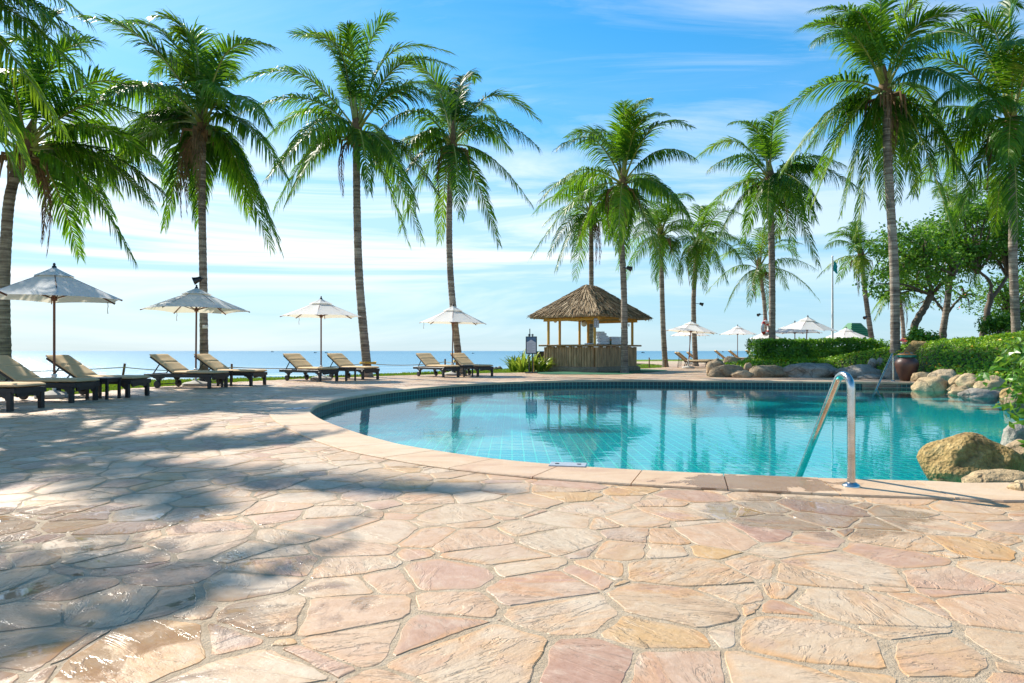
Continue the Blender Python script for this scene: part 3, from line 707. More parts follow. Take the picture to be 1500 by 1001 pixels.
def palm(label, base, mid, crown, tips, d, r0, r1, seed, nl=92, L0=4.4, fill=5, lf=1.16, wid=0.042, group='coconut palms round the pool', extra=(), lean=0.0, nuts=4):
    rg = random.Random(seed)
    b = Vector(base); cpt = W(*crown, d)
    root = thing('palm_tree', label, 'palm tree', b, 0, group)
    mids = [W(mx, my, d+(b.y-d)*0.5)-b for mx,my in mid]
    path = catmull([Vector((0,0,-0.15))]+mids+[cpt-b], 14)
    # leaf-scar rings, each a little step in the trunk
    Ls = [0]
    for i in range(1,len(path)): Ls.append(Ls[-1]+(path[i]-path[i-1]).length)
    tot = Ls[-1]; nr = int(tot/0.075); pts = []; rad = []
    for i in range(nr+1):
        s = tot*i/nr; q = max(j for j in range(len(Ls)) if Ls[j] <= s+1e-6); q = min(q, len(path)-2)
        f = (s-Ls[q])/max(1e-6, Ls[q+1]-Ls[q]); pts.append(path[q].lerp(path[q+1], f))
        t = i/nr; r = r1+(r0-r1)*(1-t)**1.5+0.5*r0*max(0,1-s/0.7)**2
        rad.append(r*(1+0.05*((i%2)*2-1)*0.55+rg.uniform(-.035,.035)))
    mb = MB(); mb.tube(pts, rad, 12); autosmooth(mb.build('trunk', 'palm_trunk', root), 60)
    top = pts[-1]; axis = (pts[-1]-pts[-6]).normalized()
    # crown heart: fibre sheaths, dead leaf bases, a few nuts
    mb = MB(); mb.mats = None
    mb.cur = 0
    mb.tube([top-axis*0.35, top-axis*0.05, top+axis*0.30, top+axis*0.75, top+axis*1.1], [r1*1.05, r1*1.75, r1*1.6, r1*0.8, 0.02], 10)
    for k in range(18):
        a = rg.uniform(0,6.28); o = Vector((math.cos(a),math.sin(a),0)); l = rg.uniform(0.3,1.05)
        p0 = top+o*r1*1.1-axis*0.05; p1 = p0+o*l*0.5+Vector((0,0,-.05)); p2 = p1+o*l*0.1+Vector((0,0,-l*rg.uniform(.4,1.0)))
        mb.tube([p0,p1,p2],[0.05,0.045,0.012],5)
    mb.cur = 1
    for k in range(nuts):
        a = rg.uniform(0,6.28); o = Vector((math.cos(a),math.sin(a),0)); c = top+o*(r1+0.17)+Vector((0,0,rg.uniform(-.3,-.05)))
        mb.lathe([(0.02,-.14),(0.09,-.09),(0.12,0),(0.09,.09),(0.02,.13)], 8, c)
    crown_o = mb.build('crown', None, root, mats=['dry_frond','stem'])
    autosmooth(crown_o, 60)
    crown_o.data.materials[1] = M['lily_leaf'] if False else M['stem']
    spec = []
    for i,(tx,ty) in enumerate(tips):
        dx, dz = (tx-crown[0])*d/F, (crown[1]-ty)*d/F; pl = math.hypot(dx,dz)
        rest = math.sqrt(max(0.0, (L0*rg.uniform(.8,.95))**2-pl*pl)); sg = 1 if rg.random() < .5 else -1
        spec.append(Vector((dx, sg*min(rest, 2.9)*rg.uniform(.5,1.0), dz)))
    for i in range(fill):
        a = math.radians(-90 if i%2 else 90)+rg.uniform(-.9,.9); el = rg.uniform(-0.9,1.0); L = L0*rg.uniform(.75,.95)
        spec.append(Vector((math.cos(a)*math.cos(el), math.sin(a)*math.cos(el), math.sin(el)))*L)
    spec += [Vector(e) for e in extra]
    for k in range(rg.choice((1,2,2,3))):          # brown fronds hanging dead against the trunk
        a = rg.uniform(0,6.28); o = Vector((math.cos(a),math.sin(a),0)); q0 = top+o*r1*1.1-axis*.1; ln = rg.uniform(1.6,2.5)
        V, Fq, mi, lv = frond_mesh(q0, q0+o*rg.uniform(.5,.8)+Vector((0,0,-.1)), q0+o*rg.uniform(.3,.6)+Vector((0,0,-ln)), 26, .55, 1.3, seed*977+k, 1.0, .022, 20)
        mesh_obj('dead_frond', V, Fq, None, crown_o, mats=['dry_frond','dry_frond'], mi=mi)
    for i, v in enumerate(spec):
        L = v.length; hh = Vector((v.x,v.y,0)); hl = hh.length or 0.01; el = math.atan2(v.z, hl)
        o = hh/hl
        p0 = top+axis*(0.15+0.35*max(0,el))+o*r1*0.8
        lift = 0.38*L*(0.5+0.5*math.cos(el))*rg.uniform(.75,1.2)
        p1 = p0+v*rg.uniform(0.38,0.48)+Vector((0,0,lift))
        if el > 0.75: p1 = p0+Vector((0,0,1))*L*rg.uniform(.5,.62)+o*hl*0.22
        p2 = top+v*(1.09 if el > 0.35 else 1.0)+Vector((0,0,.10*L if el > 0.35 else 0))
        dr = (0.55+0.75*rg.random())*(1 if el < 0.45 else 0.42)*(0.7 if el < -0.9 else 1)
        V, Fq, mi, lv = frond_mesh(p0-Vector((0,0,0)), p1, p2, nl, lf*rg.uniform(.92,1.08)*(0.86 if el > 0.55 else 1.0 if el > -0.5 else 0.88), dr, seed*131+i, 1.0, wid, 12 if el > 0.55 else 0, (1.0 if el > 0.35 else 0.35)*rg.uniform(.6,1.3))
        me = mesh_obj('frond', V, Fq, None, crown_o, mats=['palm_leaf','rachis'], mi=mi, attrs={'lv':('POINT',lv)})
    return root
def gz(x): return Vector(x)

palm('leaning palm with ringed trunk rising behind the leftmost full parasol', (-12.9,17.4,-.04), [(6,430),(9,350),(15,285)], (32,228),
     [(188,365),(232,236),(200,166),(207,118),(114,52),(62,22),(40,345),(-80,200),(-60,300),(-100,250),(0,90),(35,40),(-40,120),(150,255),(90,150)], 17.4, .145, .122, 1, L0=3.6, nl=88, lf=1.0, fill=3, extra=[(1.4,3.4,-.2),(.3,3.6,.3),(2.3,2.7,-.3),(-.6,3.5,-.6),(1.9,3.0,.6)])
palm('straight palm behind the umbrella that has a white box on the trunk', (-9.15,20.3,-.04), [(298,430),(296,300)], (297,190),
     [(206,20),(212,70),(248,60),(282,30),(302,62),(387,66),(366,165),(428,205),(432,262),(400,345),(380,318),(130,140),(130,205),(138,280),(212,305),(248,300),(335,262),(390,352),(268,30)], 20, .125, .10, 2, L0=3.9, extra=[(-3.2,1.6,-.3),(-2.9,2.2,.4),(-3.4,1.0,-1.0),(-2.3,2.6,-.6)])
palm('tall palm with a yellow rope round its foot beside the third umbrella', (-5.15,24.5,-.04), [(527,420),(523,310)], (522,200),
     [(458,38),(556,26),(622,46),(400,118),(393,182),(378,182),(412,248),(415,300),(440,275),(640,108),(655,130),(592,345),(560,292),(625,250),(520,48),(650,162),(612,300),(490,50)], 24.5, .165, .13, 3)
palm('palm standing right behind the fourth umbrella with the thin straight trunk', (-2.05,27.4,-.04), [(661,420),(658,320)], (662,218),
     [(612,90),(684,80),(760,125),(640,102),(780,222),(775,286),(724,336),(590,192),(600,240),(588,332),(640,330),(680,322),(596,280),(742,190),(665,95)], 27, .15, .115, 4)
palm('palm standing directly in front of the thatched kiosk', W(915,545.5,29.3)-Vector((0,0,0)), [(914,430),(910,340)], (912,275),
     [(830,225),(795,292),(785,362),(850,178),(880,168),(906,163),(940,185),(970,205),(1002,240),(1020,312),(985,320),(970,392),(900,332),(855,345),(930,330),(822,262),(925,175)], 29.3, .155, .12, 5)
palm('shorter palm half hidden behind the thatched kiosk roof', (4.2,37,-.04), [(866,440)], (866,322),
     [(805,372),(798,330),(820,290),(850,396),(902,382),(892,300),(930,332),(872,270),(840,280)], 36.5, .16, .12, 6, nl=64, fill=6, wid=.038)
palm('slender palm at the lawn edge just right of the thatched kiosk', (9.0,40.0,-.04), [(971,470)], (968,350),
     [(922,350),(925,402),(945,412),(985,320),(1000,360),(1005,402),(960,310),(940,322),(975,412),(950,300)], 40, .17, .13, 7, nl=64, fill=6, wid=.038)
palm('palm with a spotlight on its trunk behind the black framed loungers', (11.3,42,0), [(1016,440)], (1022,362),
     [(975,370),(985,402),(1000,422),(1050,412),(1065,392),(1055,342),(1030,310),(1010,315),(990,330),(1070,360)], 42, .17, .135, 8, nl=64, fill=6, wid=.038)
palm('palm with a red and white lifebuoy on its trunk behind the clipped hedge', (12.0,31.5,.3), [(1131,400)], (1128,268),
     [(1030,250),(1035,312),(1060,190),(1075,180),(1110,175),(1160,190),(1200,250),(1214,300),(1195,382),(1172,262),(1050,367),(1100,342),(1140,332),(1160,332),(1128,180)], 31.5, .15, .14, 9)
palm('distant leaning palm seen behind the palm with the lifebuoy', (18.7,50,0), [(1120,450)], (1113,398),
     [(1065,345),(1040,422),(1060,452),(1080,442),(1195,430),(1165,360),(1130,340),(1105,335),(1090,350),(1182,390),(1140,452)], 50, .17, .13, 10, nl=56, fill=6, wid=.042)
palm('tallest palm on the planted bank between hedge and clay jar', (13.7,24.4,.75), [(1310,400),(1302,260)], (1297,140),
     [(1180,82),(1190,30),(1240,0),(1290,-32),(1330,8),(1342,42),(1145,162),(1150,242),(1200,282),(1240,300),(1262,332),(1430,162),(1420,272),(1390,332),(1372,262),(1322,272),(1175,60),(1332,100),(1215,190)], 24, .16, .135, 11, nl=100)
palm('tall palm with pale trunk on the flowering bank at the far right', (17.6,23.8,1.2), [(1484,380),(1484,280)], (1482,188),
     [(1340,82),(1350,152),(1380,30),(1440,0),(1480,-20),(1400,252),(1332,220),(1438,330),(1560,120),(1600,200),(1570,300),(1462,340),(1540,20),(1420,90),(1370,190)], 23.8, .14, .125, 12, nl=100)
palm('distant leaning palm beside the flagpole and the green roof', (24.0,45,0), [(1270,450)], (1262,380),
     [(1205,360),(1205,402),(1235,406),(1225,340),(1250,325),(1270,330),(1300,350),(1290,392),(1240,330)], 45, .18, .14, 13, nl=56, L0=3.2, wid=.042, lf=.85)
palm('palm with yellow green fronds rising between the broadleaf trees', (22.2,35.5,.9), [(1388,440)], (1396,352),
     [(1320,345),(1312,370),(1340,290),(1370,260),(1400,240),(1440,260),(1470,300),(1480,372),(1402,422),(1350,400),(1440,402),(1385,420)], 35, .17, .14, 14, nl=80, L0=4.2, wid=.034)
palm('small distant palm seen left of the leaning broadleaf tree', (28.8,50,0), [(1322,470)], (1316,434),
     [(1275,420),(1280,466),(1300,452),(1345,420),(1350,450),(1320,400),(1290,405)], 50, .16, .13, 15, nl=50, L0=2.8, wid=.042, lf=.75)
palm('near palm outside the left edge whose fronds hang into the top left corner', (-11.9,12.3,0), [(-185,300)], (-170,15), 
     [(85,175),(128,120),(40,250),(118,60),(20,150),(60,-40),(-20,-260),(-170,-300),(-320,-240),(-420,-60),(-470,120),(-400,280),(-300,330),(-60,330),(-10,240),(90,20)], 12.6, .17, .15, 16, nl=104, L0=3.9, lf=0.95, fill=4)
palm('palm outside the left edge whose shadow falls over the near paving', (-10.9,8.0,0), [(-600,200)], (-560,-180),
     [(-210,-60),(-230,60),(-290,160),(-170,-200),(-260,-420),(-500,-640),(-740,-560),(-950,-300),(-1000,-60),(-920,120),(-740,200),(-430,190)], 8.0, .17, .15, 17, nl=60, L0=3.8, lf=1.0, fill=6, extra=[(4.6,-.3,-.45),(4.3,.5,-.2),(4.4,-1.0,-.8)])

# ------------------------------------------------------------------ leaves in bulk
def leaf_arrays(P, N, size, rg, fold=0.25, aspect=0.5, spread=0.9):
    m = len(P); d = unit(N+rg.normal(0,spread,(m,3))); a = unit(np.cross(d, rg.normal(0,1,(m,3)))); L = size*rg.uniform(.65,1.25,m)
    e = unit(np.cross(d,a)); L = L[:,None]
    # a leaf: base, two flanks, tip, folded along its midrib and bent at the tip
    b = P; f1 = P+a*L*0.45+e*L*aspect*0.5+d*L*fold*0.3; f2 = P+a*L*0.45-e*L*aspect*0.5+d*L*fold*0.3; md = P+a*L*0.5; tp = P+a*L-d*L*fold*0.4
    V = np.stack([b,f1,md,f2,tp],1).reshape(-1,3)
    k = np.arange(m)*5
    return V, k
def leaf_mesh(name, parent, mat, P, N, size, seed, mats=None, extra=None, loc=None, lvb=None, **kw):
    rg = np.random.default_rng(seed); V, k = leaf_arrays(np.asarray(P), np.asarray(N), size, rg, **kw)
    F1 = np.stack([k,k+1,k+2,k],1); fs = []
    for b in k.tolist(): fs += [(b,b+1,b+2),(b,b+2,b+3),(b+1,b+4,b+2),(b+2,b+4,b+3)]
    lv = rg.uniform(0,1,len(k)) if lvb is None else np.clip(lvb+rg.normal(0,.18,len(k)),0,1)
    lv = np.repeat(lv, 5)
    mi = None
    if mats: mi = np.repeat((rg.random(len(k)) < (extra or 0)).astype(int), 4)
    return mesh_obj(name, V, fs, mat, parent, mats=mats, mi=mi, attrs={'lv':('POINT',lv)}, loc=loc)

def broadleaf(label, base, trunk, clumps, seed, leaf=0.20, per=150, r=0.9, mats=None, extra=0.0, rt=0.2, group='broadleaf trees on the bank', spread=0.8):
    rg = np.random.default_rng(seed); rr = random.Random(seed)
    b = Vector(base); root = thing('tree', label, 'tree', b, 0, group); mb = MB()
    for pts, ra, rb in trunk:
        path = catmull([Vector(p)-b for p in pts], 6); k = len(path)
        mb.tube([p+Vector((rr.uniform(-.03,.03),rr.uniform(-.03,.03),0)) for p in path], [ra+(rb-ra)*i/(k-1) for i in range(k)], 10)
    ends = [Vector(t[0][-1])-b for t in trunk]
    P = []; N = []; lv = []
    for (c, rad) in clumps:
        c = Vector(c)-b
        e = min(ends, key=lambda q: (q-c).length)
        mid = e.lerp(c,0.5)+Vector((rr.uniform(-.2,.2),rr.uniform(-.2,.2),0.15)); mb.tube(catmull([e-Vector((0,0,.15)),mid,c],4), [0.07,0.06,0.055,0.05,0.045,0.04,0.03,0.022,0.012], 6)
        m = int(per*(rad/r)**2); dirs = unit(rg.normal(0,1,(m,3))); q = rg.random(m)**0.45
        pos = np.array(c)+dirs*(q*rad)[:,None]*np.array([1.1,1.1,0.62])*(1+0.25*np.sin(dirs[:,0:1]*5+dirs[:,2:3]*7))
        P.append(pos); N.append(dirs*0.5+np.array([0,0,.8])); lv.append(np.full(m, rr.uniform(.25,.75)))
    autosmooth(mb.build('trunk','bark',root),60)
    leaf_mesh('crown', root, 'tree_leaf', np.concatenate(P), np.concatenate(N), leaf, seed, mats=mats, extra=extra, lvb=np.concatenate(lv), spread=spread)
    return root
def blob(cpx, rpx, d, n, seed, rad, dd=1.6, flat=1.0):      # clump centres filling an ellipse of the view at a given depth
    rg = random.Random(seed); out = []
    while len(out) < n:
        a, b = rg.uniform(-1,1), rg.uniform(-1,1)
        if a*a+b*b > 1: continue
        out.append((W(cpx[0]+a*rpx[0], cpx[1]+b*rpx[1], d+rg.uniform(-dd,dd)), rad*rg.uniform(.65,1.25)))
    return out
broadleaf('leaning forked broadleaf tree right of the tallest palm', W(1334,505,31), [([W(1334,508,31),W(1342,472,31),W(1358,445,31),W(1366,428,31)],.17,.135),([W(1366,430,31),W(1360,408,31),W(1352,385,31.3)],.11,.06),([W(1365,431,31),W(1384,412,30.6),W(1398,398,30.4)],.10,.06)],
     blob((1352,372),(56,46),31,37,21,.82)+blob((1300,415),(26,22),30.5,9,22,.55)+blob((1400,380),(30,30),31.5,9,23,.6), 20, leaf=.19, per=215)
broadleaf('dark double trunked broadleaf tree in front of the hillside', W(1440,492,32), [([W(1440,495,32),W(1446,460,32),W(1452,430,32)],.16,.12),([W(1452,432,32),W(1450,412,32),W(1432,396,31.8)],.09,.05),([W(1450,440,32),W(1466,420,32),W(1476,402,32.3)],.10,.06)],
     blob((1440,345),(62,50),32.5,40,31,.84)+blob((1488,330),(35,60),33,14,32,.8)+blob((1470,285),(40,22),34,8,33,.7), 30, leaf=.19, per=215)
broadleaf('thin flame tree with sparse flat sprays and red flowers', W(1384,497,40), [([W(1384,500,40),W(1385,470,40),W(1387,460,40)],.10,.08),([W(1387,461,40),W(1376,448,40),W(1368,436,40)],.09,.06),([W(1387,461,40),W(1398,446,40),W(1412,432,40)],.09,.05)],
     [(W(x,y,40+dz), s) for x,y,s,dz in [(1372,432,.6,0),(1392,428,.7,.5),(1410,434,.8,-.3),(1425,428,.7,0),(1432,438,.8,.6),(1410,446,.6,0),(1378,444,.5,.3),(1420,452,.5,0),(1440,436,.5,0),(1360,440,.6,.4),(1345,446,.6,0),(1400,420,.6,0),(1335,452,.5,0)]], 40, leaf=.17, per=90, r=.8, mats=['tree_leaf','petal_red'], extra=.03)
broadleaf('bushy bright green tree low behind the pale palm trunk', W(1480,480,36), [([W(1480,490,36),W(1482,460,36)],.2,.12)],
     blob((1490,440),(40,42),36.5,26,41,1.0)+blob((1462,432),(18,22),36,7,42,.7), 41, leaf=.18)

# ------------------------------------------------------------------ the planted bank behind the rocks
PXS = [1000,1036,1060,1100,1200,1270,1320,1370,1430,1500,1600,1900]
def bank_h(px, d):
    hm = interp(px, PXS, [0,.05,.38,.52,.60,.88,1.02,1.20,1.32,1.46,1.6,1.7])
    d0 = interp(px, PXS, [25,25,24.75,24.6,24.45,24.0,22.7,20.0,18.9,17.6,16.2,14])
    w = interp(px, PXS, [1,1,1.2,1.2,1.2,1.5,1.9,3.0,3.4,3.8,4.2,4.5])
    t = max(0, min(1, (d-d0)/w)); h = hm*(t*t*(3-2*t))**0.75
    e0 = interp(px, PXS, [28.5,28.5,29,29.5,29.5,30,33,38,42,44,44,44]); t = max(0, min(1, (d-e0)/4))
    return h*(1-t*t*(3-2*t))-0.05
def bank_hn(px, d): return bank_h(px,d)+(0.07*noise.noise(Vector((px*.02,d*.9,0)))+0.03*noise.noise(Vector((px*.07,d*2.4,3))) if bank_h(px,d) > 0.0 else 0)
vs = []; fs = []; pxs = np.linspace(1020,1900,120); ds = np.concatenate([np.linspace(14,32,70), np.linspace(32.5,50,24)])
for d in ds:
    for px in pxs: vs.append(((px-HX)*d/F, d, bank_hn(px,d)))
K = len(pxs)
for i in range(len(ds)-1):
    for j in range(K-1):
        q = (i*K+j,i*K+j+1,(i+1)*K+j+1,(i+1)*K+j)
        if max(vs[a][2] for a in q) > -0.045 and not any(inside(vs[a][0],vs[a][1],POOL) for a in q): fs.append(q)
simple('soil', (0.07,0.075,0.03), 0.95, 0.4, 3.0, 0.04, 14)
structure(mesh_obj('bank_ground', vs, fs, 'soil', smooth=True))
rg = random.Random(77); P = []; N = []
while len(P) < 36000:
    px = rg.uniform(1055,1640) if rg.random() < .35 else rg.uniform(1340,1540)
    d = rg.uniform(17,30)
    if rg.random() < .28: px, d = rg.uniform(1058,1345), rg.uniform(23.4,26.6)
    if px < 1340 and rg.random() < .3: continue
    h = bank_hn(px,d)
    if h < 0.10: continue
    if 1345 < px < 1372 and rg.random() < .3: continue
    hx = bank_h(px+6,d); hy = bank_h(px,d+.15)
    P.append(((px-HX)*d/F, d, h+rg.uniform(0.0,0.13))); N.append((-(hx-h)/(6*d/F)*.6, -(hy-h)/.15*.6, 1.0))
tag(leaf_mesh('ground_cover', None, None, P, N, 0.10, 78, mats=['cover_leaf','petal_yellow'], extra=.022, aspect=.62, spread=.55), 'low yellow flowered creeping plants covering the bank', 'ground cover', None, 'stuff')

def hedge(label, pxa, pxb, d0, d1, ztop, seed, count, size=0.11):
    rg = np.random.default_rng(seed); xa0, xb0 = (pxa-HX)*d0/F, (pxb-HX)*d0/F
    root = thing('hedge', label, 'hedge', ((xa0+xb0)/2, d0, 0.3)); loc = np.array(root.location)
    P = []; N = []
    def hgt(x, y): return ztop+0.10*noise.noise(Vector((x*.9,y*.9,seed)))+0.06*noise.noise(Vector((x*2.6,y*2.6,seed)))
    L = xb0-xa0; Dp = d1-d0
    while len(P) < count:
        u, v, w = rg.random(3); face = rg.random()
        r = 0.55
        x = xa0+u*L; y = d0+v*Dp
        top = hgt(x,y)
        # rounded ends and shoulders
        ex = min(u, 1-u)*L; ey = min(v,1-v)*Dp
        q = min(1, ex/r); top -= 0.35*(1-math.sqrt(max(0,1-(1-q)**2)))
        if face < .55: y = d0+abs(rg.normal(0,.09))+.07*noise.noise(Vector((x*1.7,w*3,seed)))+0.12*max(0,w-.75)*2+(1-q)*.4; z = 0.15+(top-0.15)*w; n = (0,-1,.35)
        elif face < .85: z = top-abs(rg.normal(0,.07)); n = (0,0,1)
        elif face < .93: x = xa0+abs(rg.normal(0,.1)); z = 0.15+(top-.15)*w; n = (-1,0,.3)
        else: x = xb0-abs(rg.normal(0,.1)); z = .15+(top-.15)*w; n = (1,0,.3)
        P.append((x,y,z)); N.append(n)
    P = np.array(P)-loc
    leaf_mesh('foliage', root, 'hedge_leaf', P, N, size, seed, aspect=.55, spread=.6, lvb=np.array([0.5+0.55*noise.noise(Vector((p[0]*1.6,p[1]*1.6,p[2]*2.2))) for p in P]))
    mb = MB(); rr = random.Random(seed)
    for k in range(int(L/0.35)):      # woody stems that carry it
        x = xa0+0.3+k*0.35; y = d0+Dp*0.5
        mb.tube([Vector((x,y,0.05))-Vector(loc), Vector((x+rr.uniform(-.1,.1),y+rr.uniform(-.2,.2),ztop*.55))-Vector(loc), Vector((x+rr.uniform(-.2,.2),y+rr.uniform(-.3,.3),ztop-.2))-Vector(loc)], [.03,.022,.01], 5)
    # dense dark inner twigs
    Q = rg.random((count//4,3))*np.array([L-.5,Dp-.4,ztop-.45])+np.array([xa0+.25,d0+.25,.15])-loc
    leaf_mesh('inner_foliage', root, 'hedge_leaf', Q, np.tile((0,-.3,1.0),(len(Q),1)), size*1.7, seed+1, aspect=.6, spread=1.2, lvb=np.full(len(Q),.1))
    mb.build('stems','bark',root)
hedge('clipped box hedge above the grey rocks behind the pool', 1114, 1296, 26.2, 27.9, 1.38, 51, 15000)

def bush(name, label, cat, c, rad, count, size, mat, seed, zs=0.8, group=None):
    rg = np.random.default_rng(seed); root = thing(name, label, cat, c, 0, group)
    P = []; N = []; mb = MB(); rr = random.Random(seed)
    for k in range(14):
        a = rr.uniform(0,6.28); o = Vector((math.cos(a)*rad*rr.uniform(.2,.75), math.sin(a)*rad*rr.uniform(.2,.75), rad*zs*rr.uniform(.4,1.1)))
        mb.tube([Vector((0,0,-.05)), o*.5+Vector((0,0,.05)), o], [.018,.012,.006], 5)
        m = count//14; d = unit(rg.normal(0,1,(m,3))); P.append(np.array(o)+d*(rg.random(m)**.5*rad*.42)[:,None]); N.append(d+np.array([0,0,.6]))
    leaf_mesh('foliage', root, mat, np.concatenate(P), np.concatenate(N), size, seed, aspect=.5, spread=.6); mb.build('stems','bark',root)
    return root
bush('shrub', 'small leafy shrub at the foot of the leaning broadleaf tree', 'shrub', W(1352,504,27.5)-Vector((0,0,.12)), .75, 1700, .15, 'hedge_leaf', 61, .7)
bush('shrub', 'dark round shrub under the pale palm trunk by the hillside', 'shrub', W(1462,486,28)-Vector((0,0,.15)), .8, 1700, .14, 'tree_leaf', 62, .8)
bush('shrub', 'olive coloured shrub peeping out at the right end of the box hedge', 'shrub', W(1303,508,29)-Vector((0,0,.4)), .6, 900, .12, 'hedge_leaf', 63, .8)

# glossy creeper hanging into the right edge of the view
def creeper():
    rg = np.random.default_rng(71); rr = random.Random(71); c = Vector((4.42,5.35,0.0))
    root = thing('creeper', 'glossy light green creeper hanging down over the near rocks', 'creeper', c); mb = MB(); P = []; N = []
    for k in range(64):
        a = rr.uniform(0,6.28); top = Vector((rr.uniform(-.30,.55), rr.uniform(-.35,.4), rr.uniform(.50,1.02)))
        o = Vector((math.cos(a),math.sin(a),0)); end = top+o*rr.uniform(.15,.36)+Vector((0,0,-rr.uniform(.2,.62)))
        mb2 = catmull([Vector((rr.uniform(-.1,.35),rr.uniform(-.15,.2),-.02)), top*.55+Vector((.05,0,.25)), top, top+o*.12+Vector((0,0,-.05)), end], 5)
        mb.tube(mb2, [.008-.0055*i/(len(mb2)-1) for i in range(len(mb2))], 4)
        for p in mb2[7:]:
            for q in range(3):
                P.append(tuple(p+Vector((rr.uniform(-.05,.05),rr.uniform(-.05,.05),rr.uniform(-.05,.05))))); N.append((o.x*.5,-.5+o.y*.5,.7))
    mb.build('stems','stem',root)
    leaf_mesh('foliage', root, 'creeper_leaf', P, N, .095, 72, aspect=.52, spread=.55)
creeper()

def lily(label, base, seed, n=34, L=.9):
    rg = random.Random(seed); root = thing('lily_plant', label, 'plant', base, 0, 'strap leaved plants beside the kiosk')
    V = []; Fq = []; lv = []
    for k in range(n):
        a = rg.uniform(0,6.28); l = L*rg.uniform(.7,1.15); o = Vector((math.cos(a),math.sin(a),0)); w = Vector((-o.y,o.x,0)); b = o*rg.uniform(0,.12); el = rg.uniform(.8,1.4)
        p = b.copy(); dirv = o*math.cos(el)+Vector((0,0,math.sin(el))); base_i = len(V); S = 7; q = rg.random()
        for i in range(S):
            t = i/(S-1); ww = 0.045*(1-t**2.2)*(.6+.8*min(1,t*3))+0.002
            V += [p-w*ww, p+Vector((0,0,-.012)), p+w*ww]; lv += [q]*3
            p = p+dirv*(l/(S-1)); dirv = (dirv+Vector((0,0,-1))*(.10+.32*t)).normalized()
        for i in range(S-1):
            for j in range(2): Fq.append((base_i+i*3+j,base_i+i*3+j+1,base_i+i*3+3+j+1,base_i+i*3+3+j))
    mesh_obj('leaves', V, Fq, 'lily_leaf', root, attrs={'lv':('POINT',lv)})
    mb = MB(); mb.lathe([(.02,-.05),(.09,-.02),(.10,.06),(.05,.16),(.01,.2)],10); mb.build('root_crown','stem',root)
for i,(px,py,d,s) in enumerate([(752,543,31.2,.9),(764,544,30.5,1.05),(778,543,31.0,1.0),(790,543.5,30.9,.85),(798,543,31.6,.8)]):
    lily(['yellowish strap leaved plant at the left end of the row by the signboard','tallest strap leaved plant left of the signboard stand','strap leaved plant directly behind the signboard stand','strap leaved plant between signboard stand and kiosk','small strap leaved plant touching the kiosk corner'][i], (W(px,py,d).x,d,-.04), 80+i, 40, s)

# grass standing on the lawn
rg = np.random.default_rng(90); V = []; Fq = []
cnt = 0; rr = random.Random(90)
while cnt < 26000:
    y = rr.uniform(12,46); x = rr.uniform(-.82*y,.30*y)
    if x < -15: continue
    if not inside(x,y,LAWN) or inside(x,y,DECK): continue
    if y > 30 and rr.random() < .3: continue
    h = rr.uniform(.03,.075); a = rr.uniform(0,6.28); w = .012+.0005*y; dx, dy = math.cos(a)*w, math.sin(a)*w; b = len(V)
    V += [(x-dx,y-dy,-.04),(x+dx,y+dy,-.04),(x+rr.uniform(-.03,.03),y+rr.uniform(-.03,.03),h-.03)]; Fq.append((b,b+1,b+2)); cnt += 1
tag(mesh_obj('grass', V, Fq, 'grass_blade', attrs={'lv':('POINT',np.random.default_rng(3).random(len(V)))}), 'short bright grass between the paved terrace and the beach', 'grass', None, 'stuff')
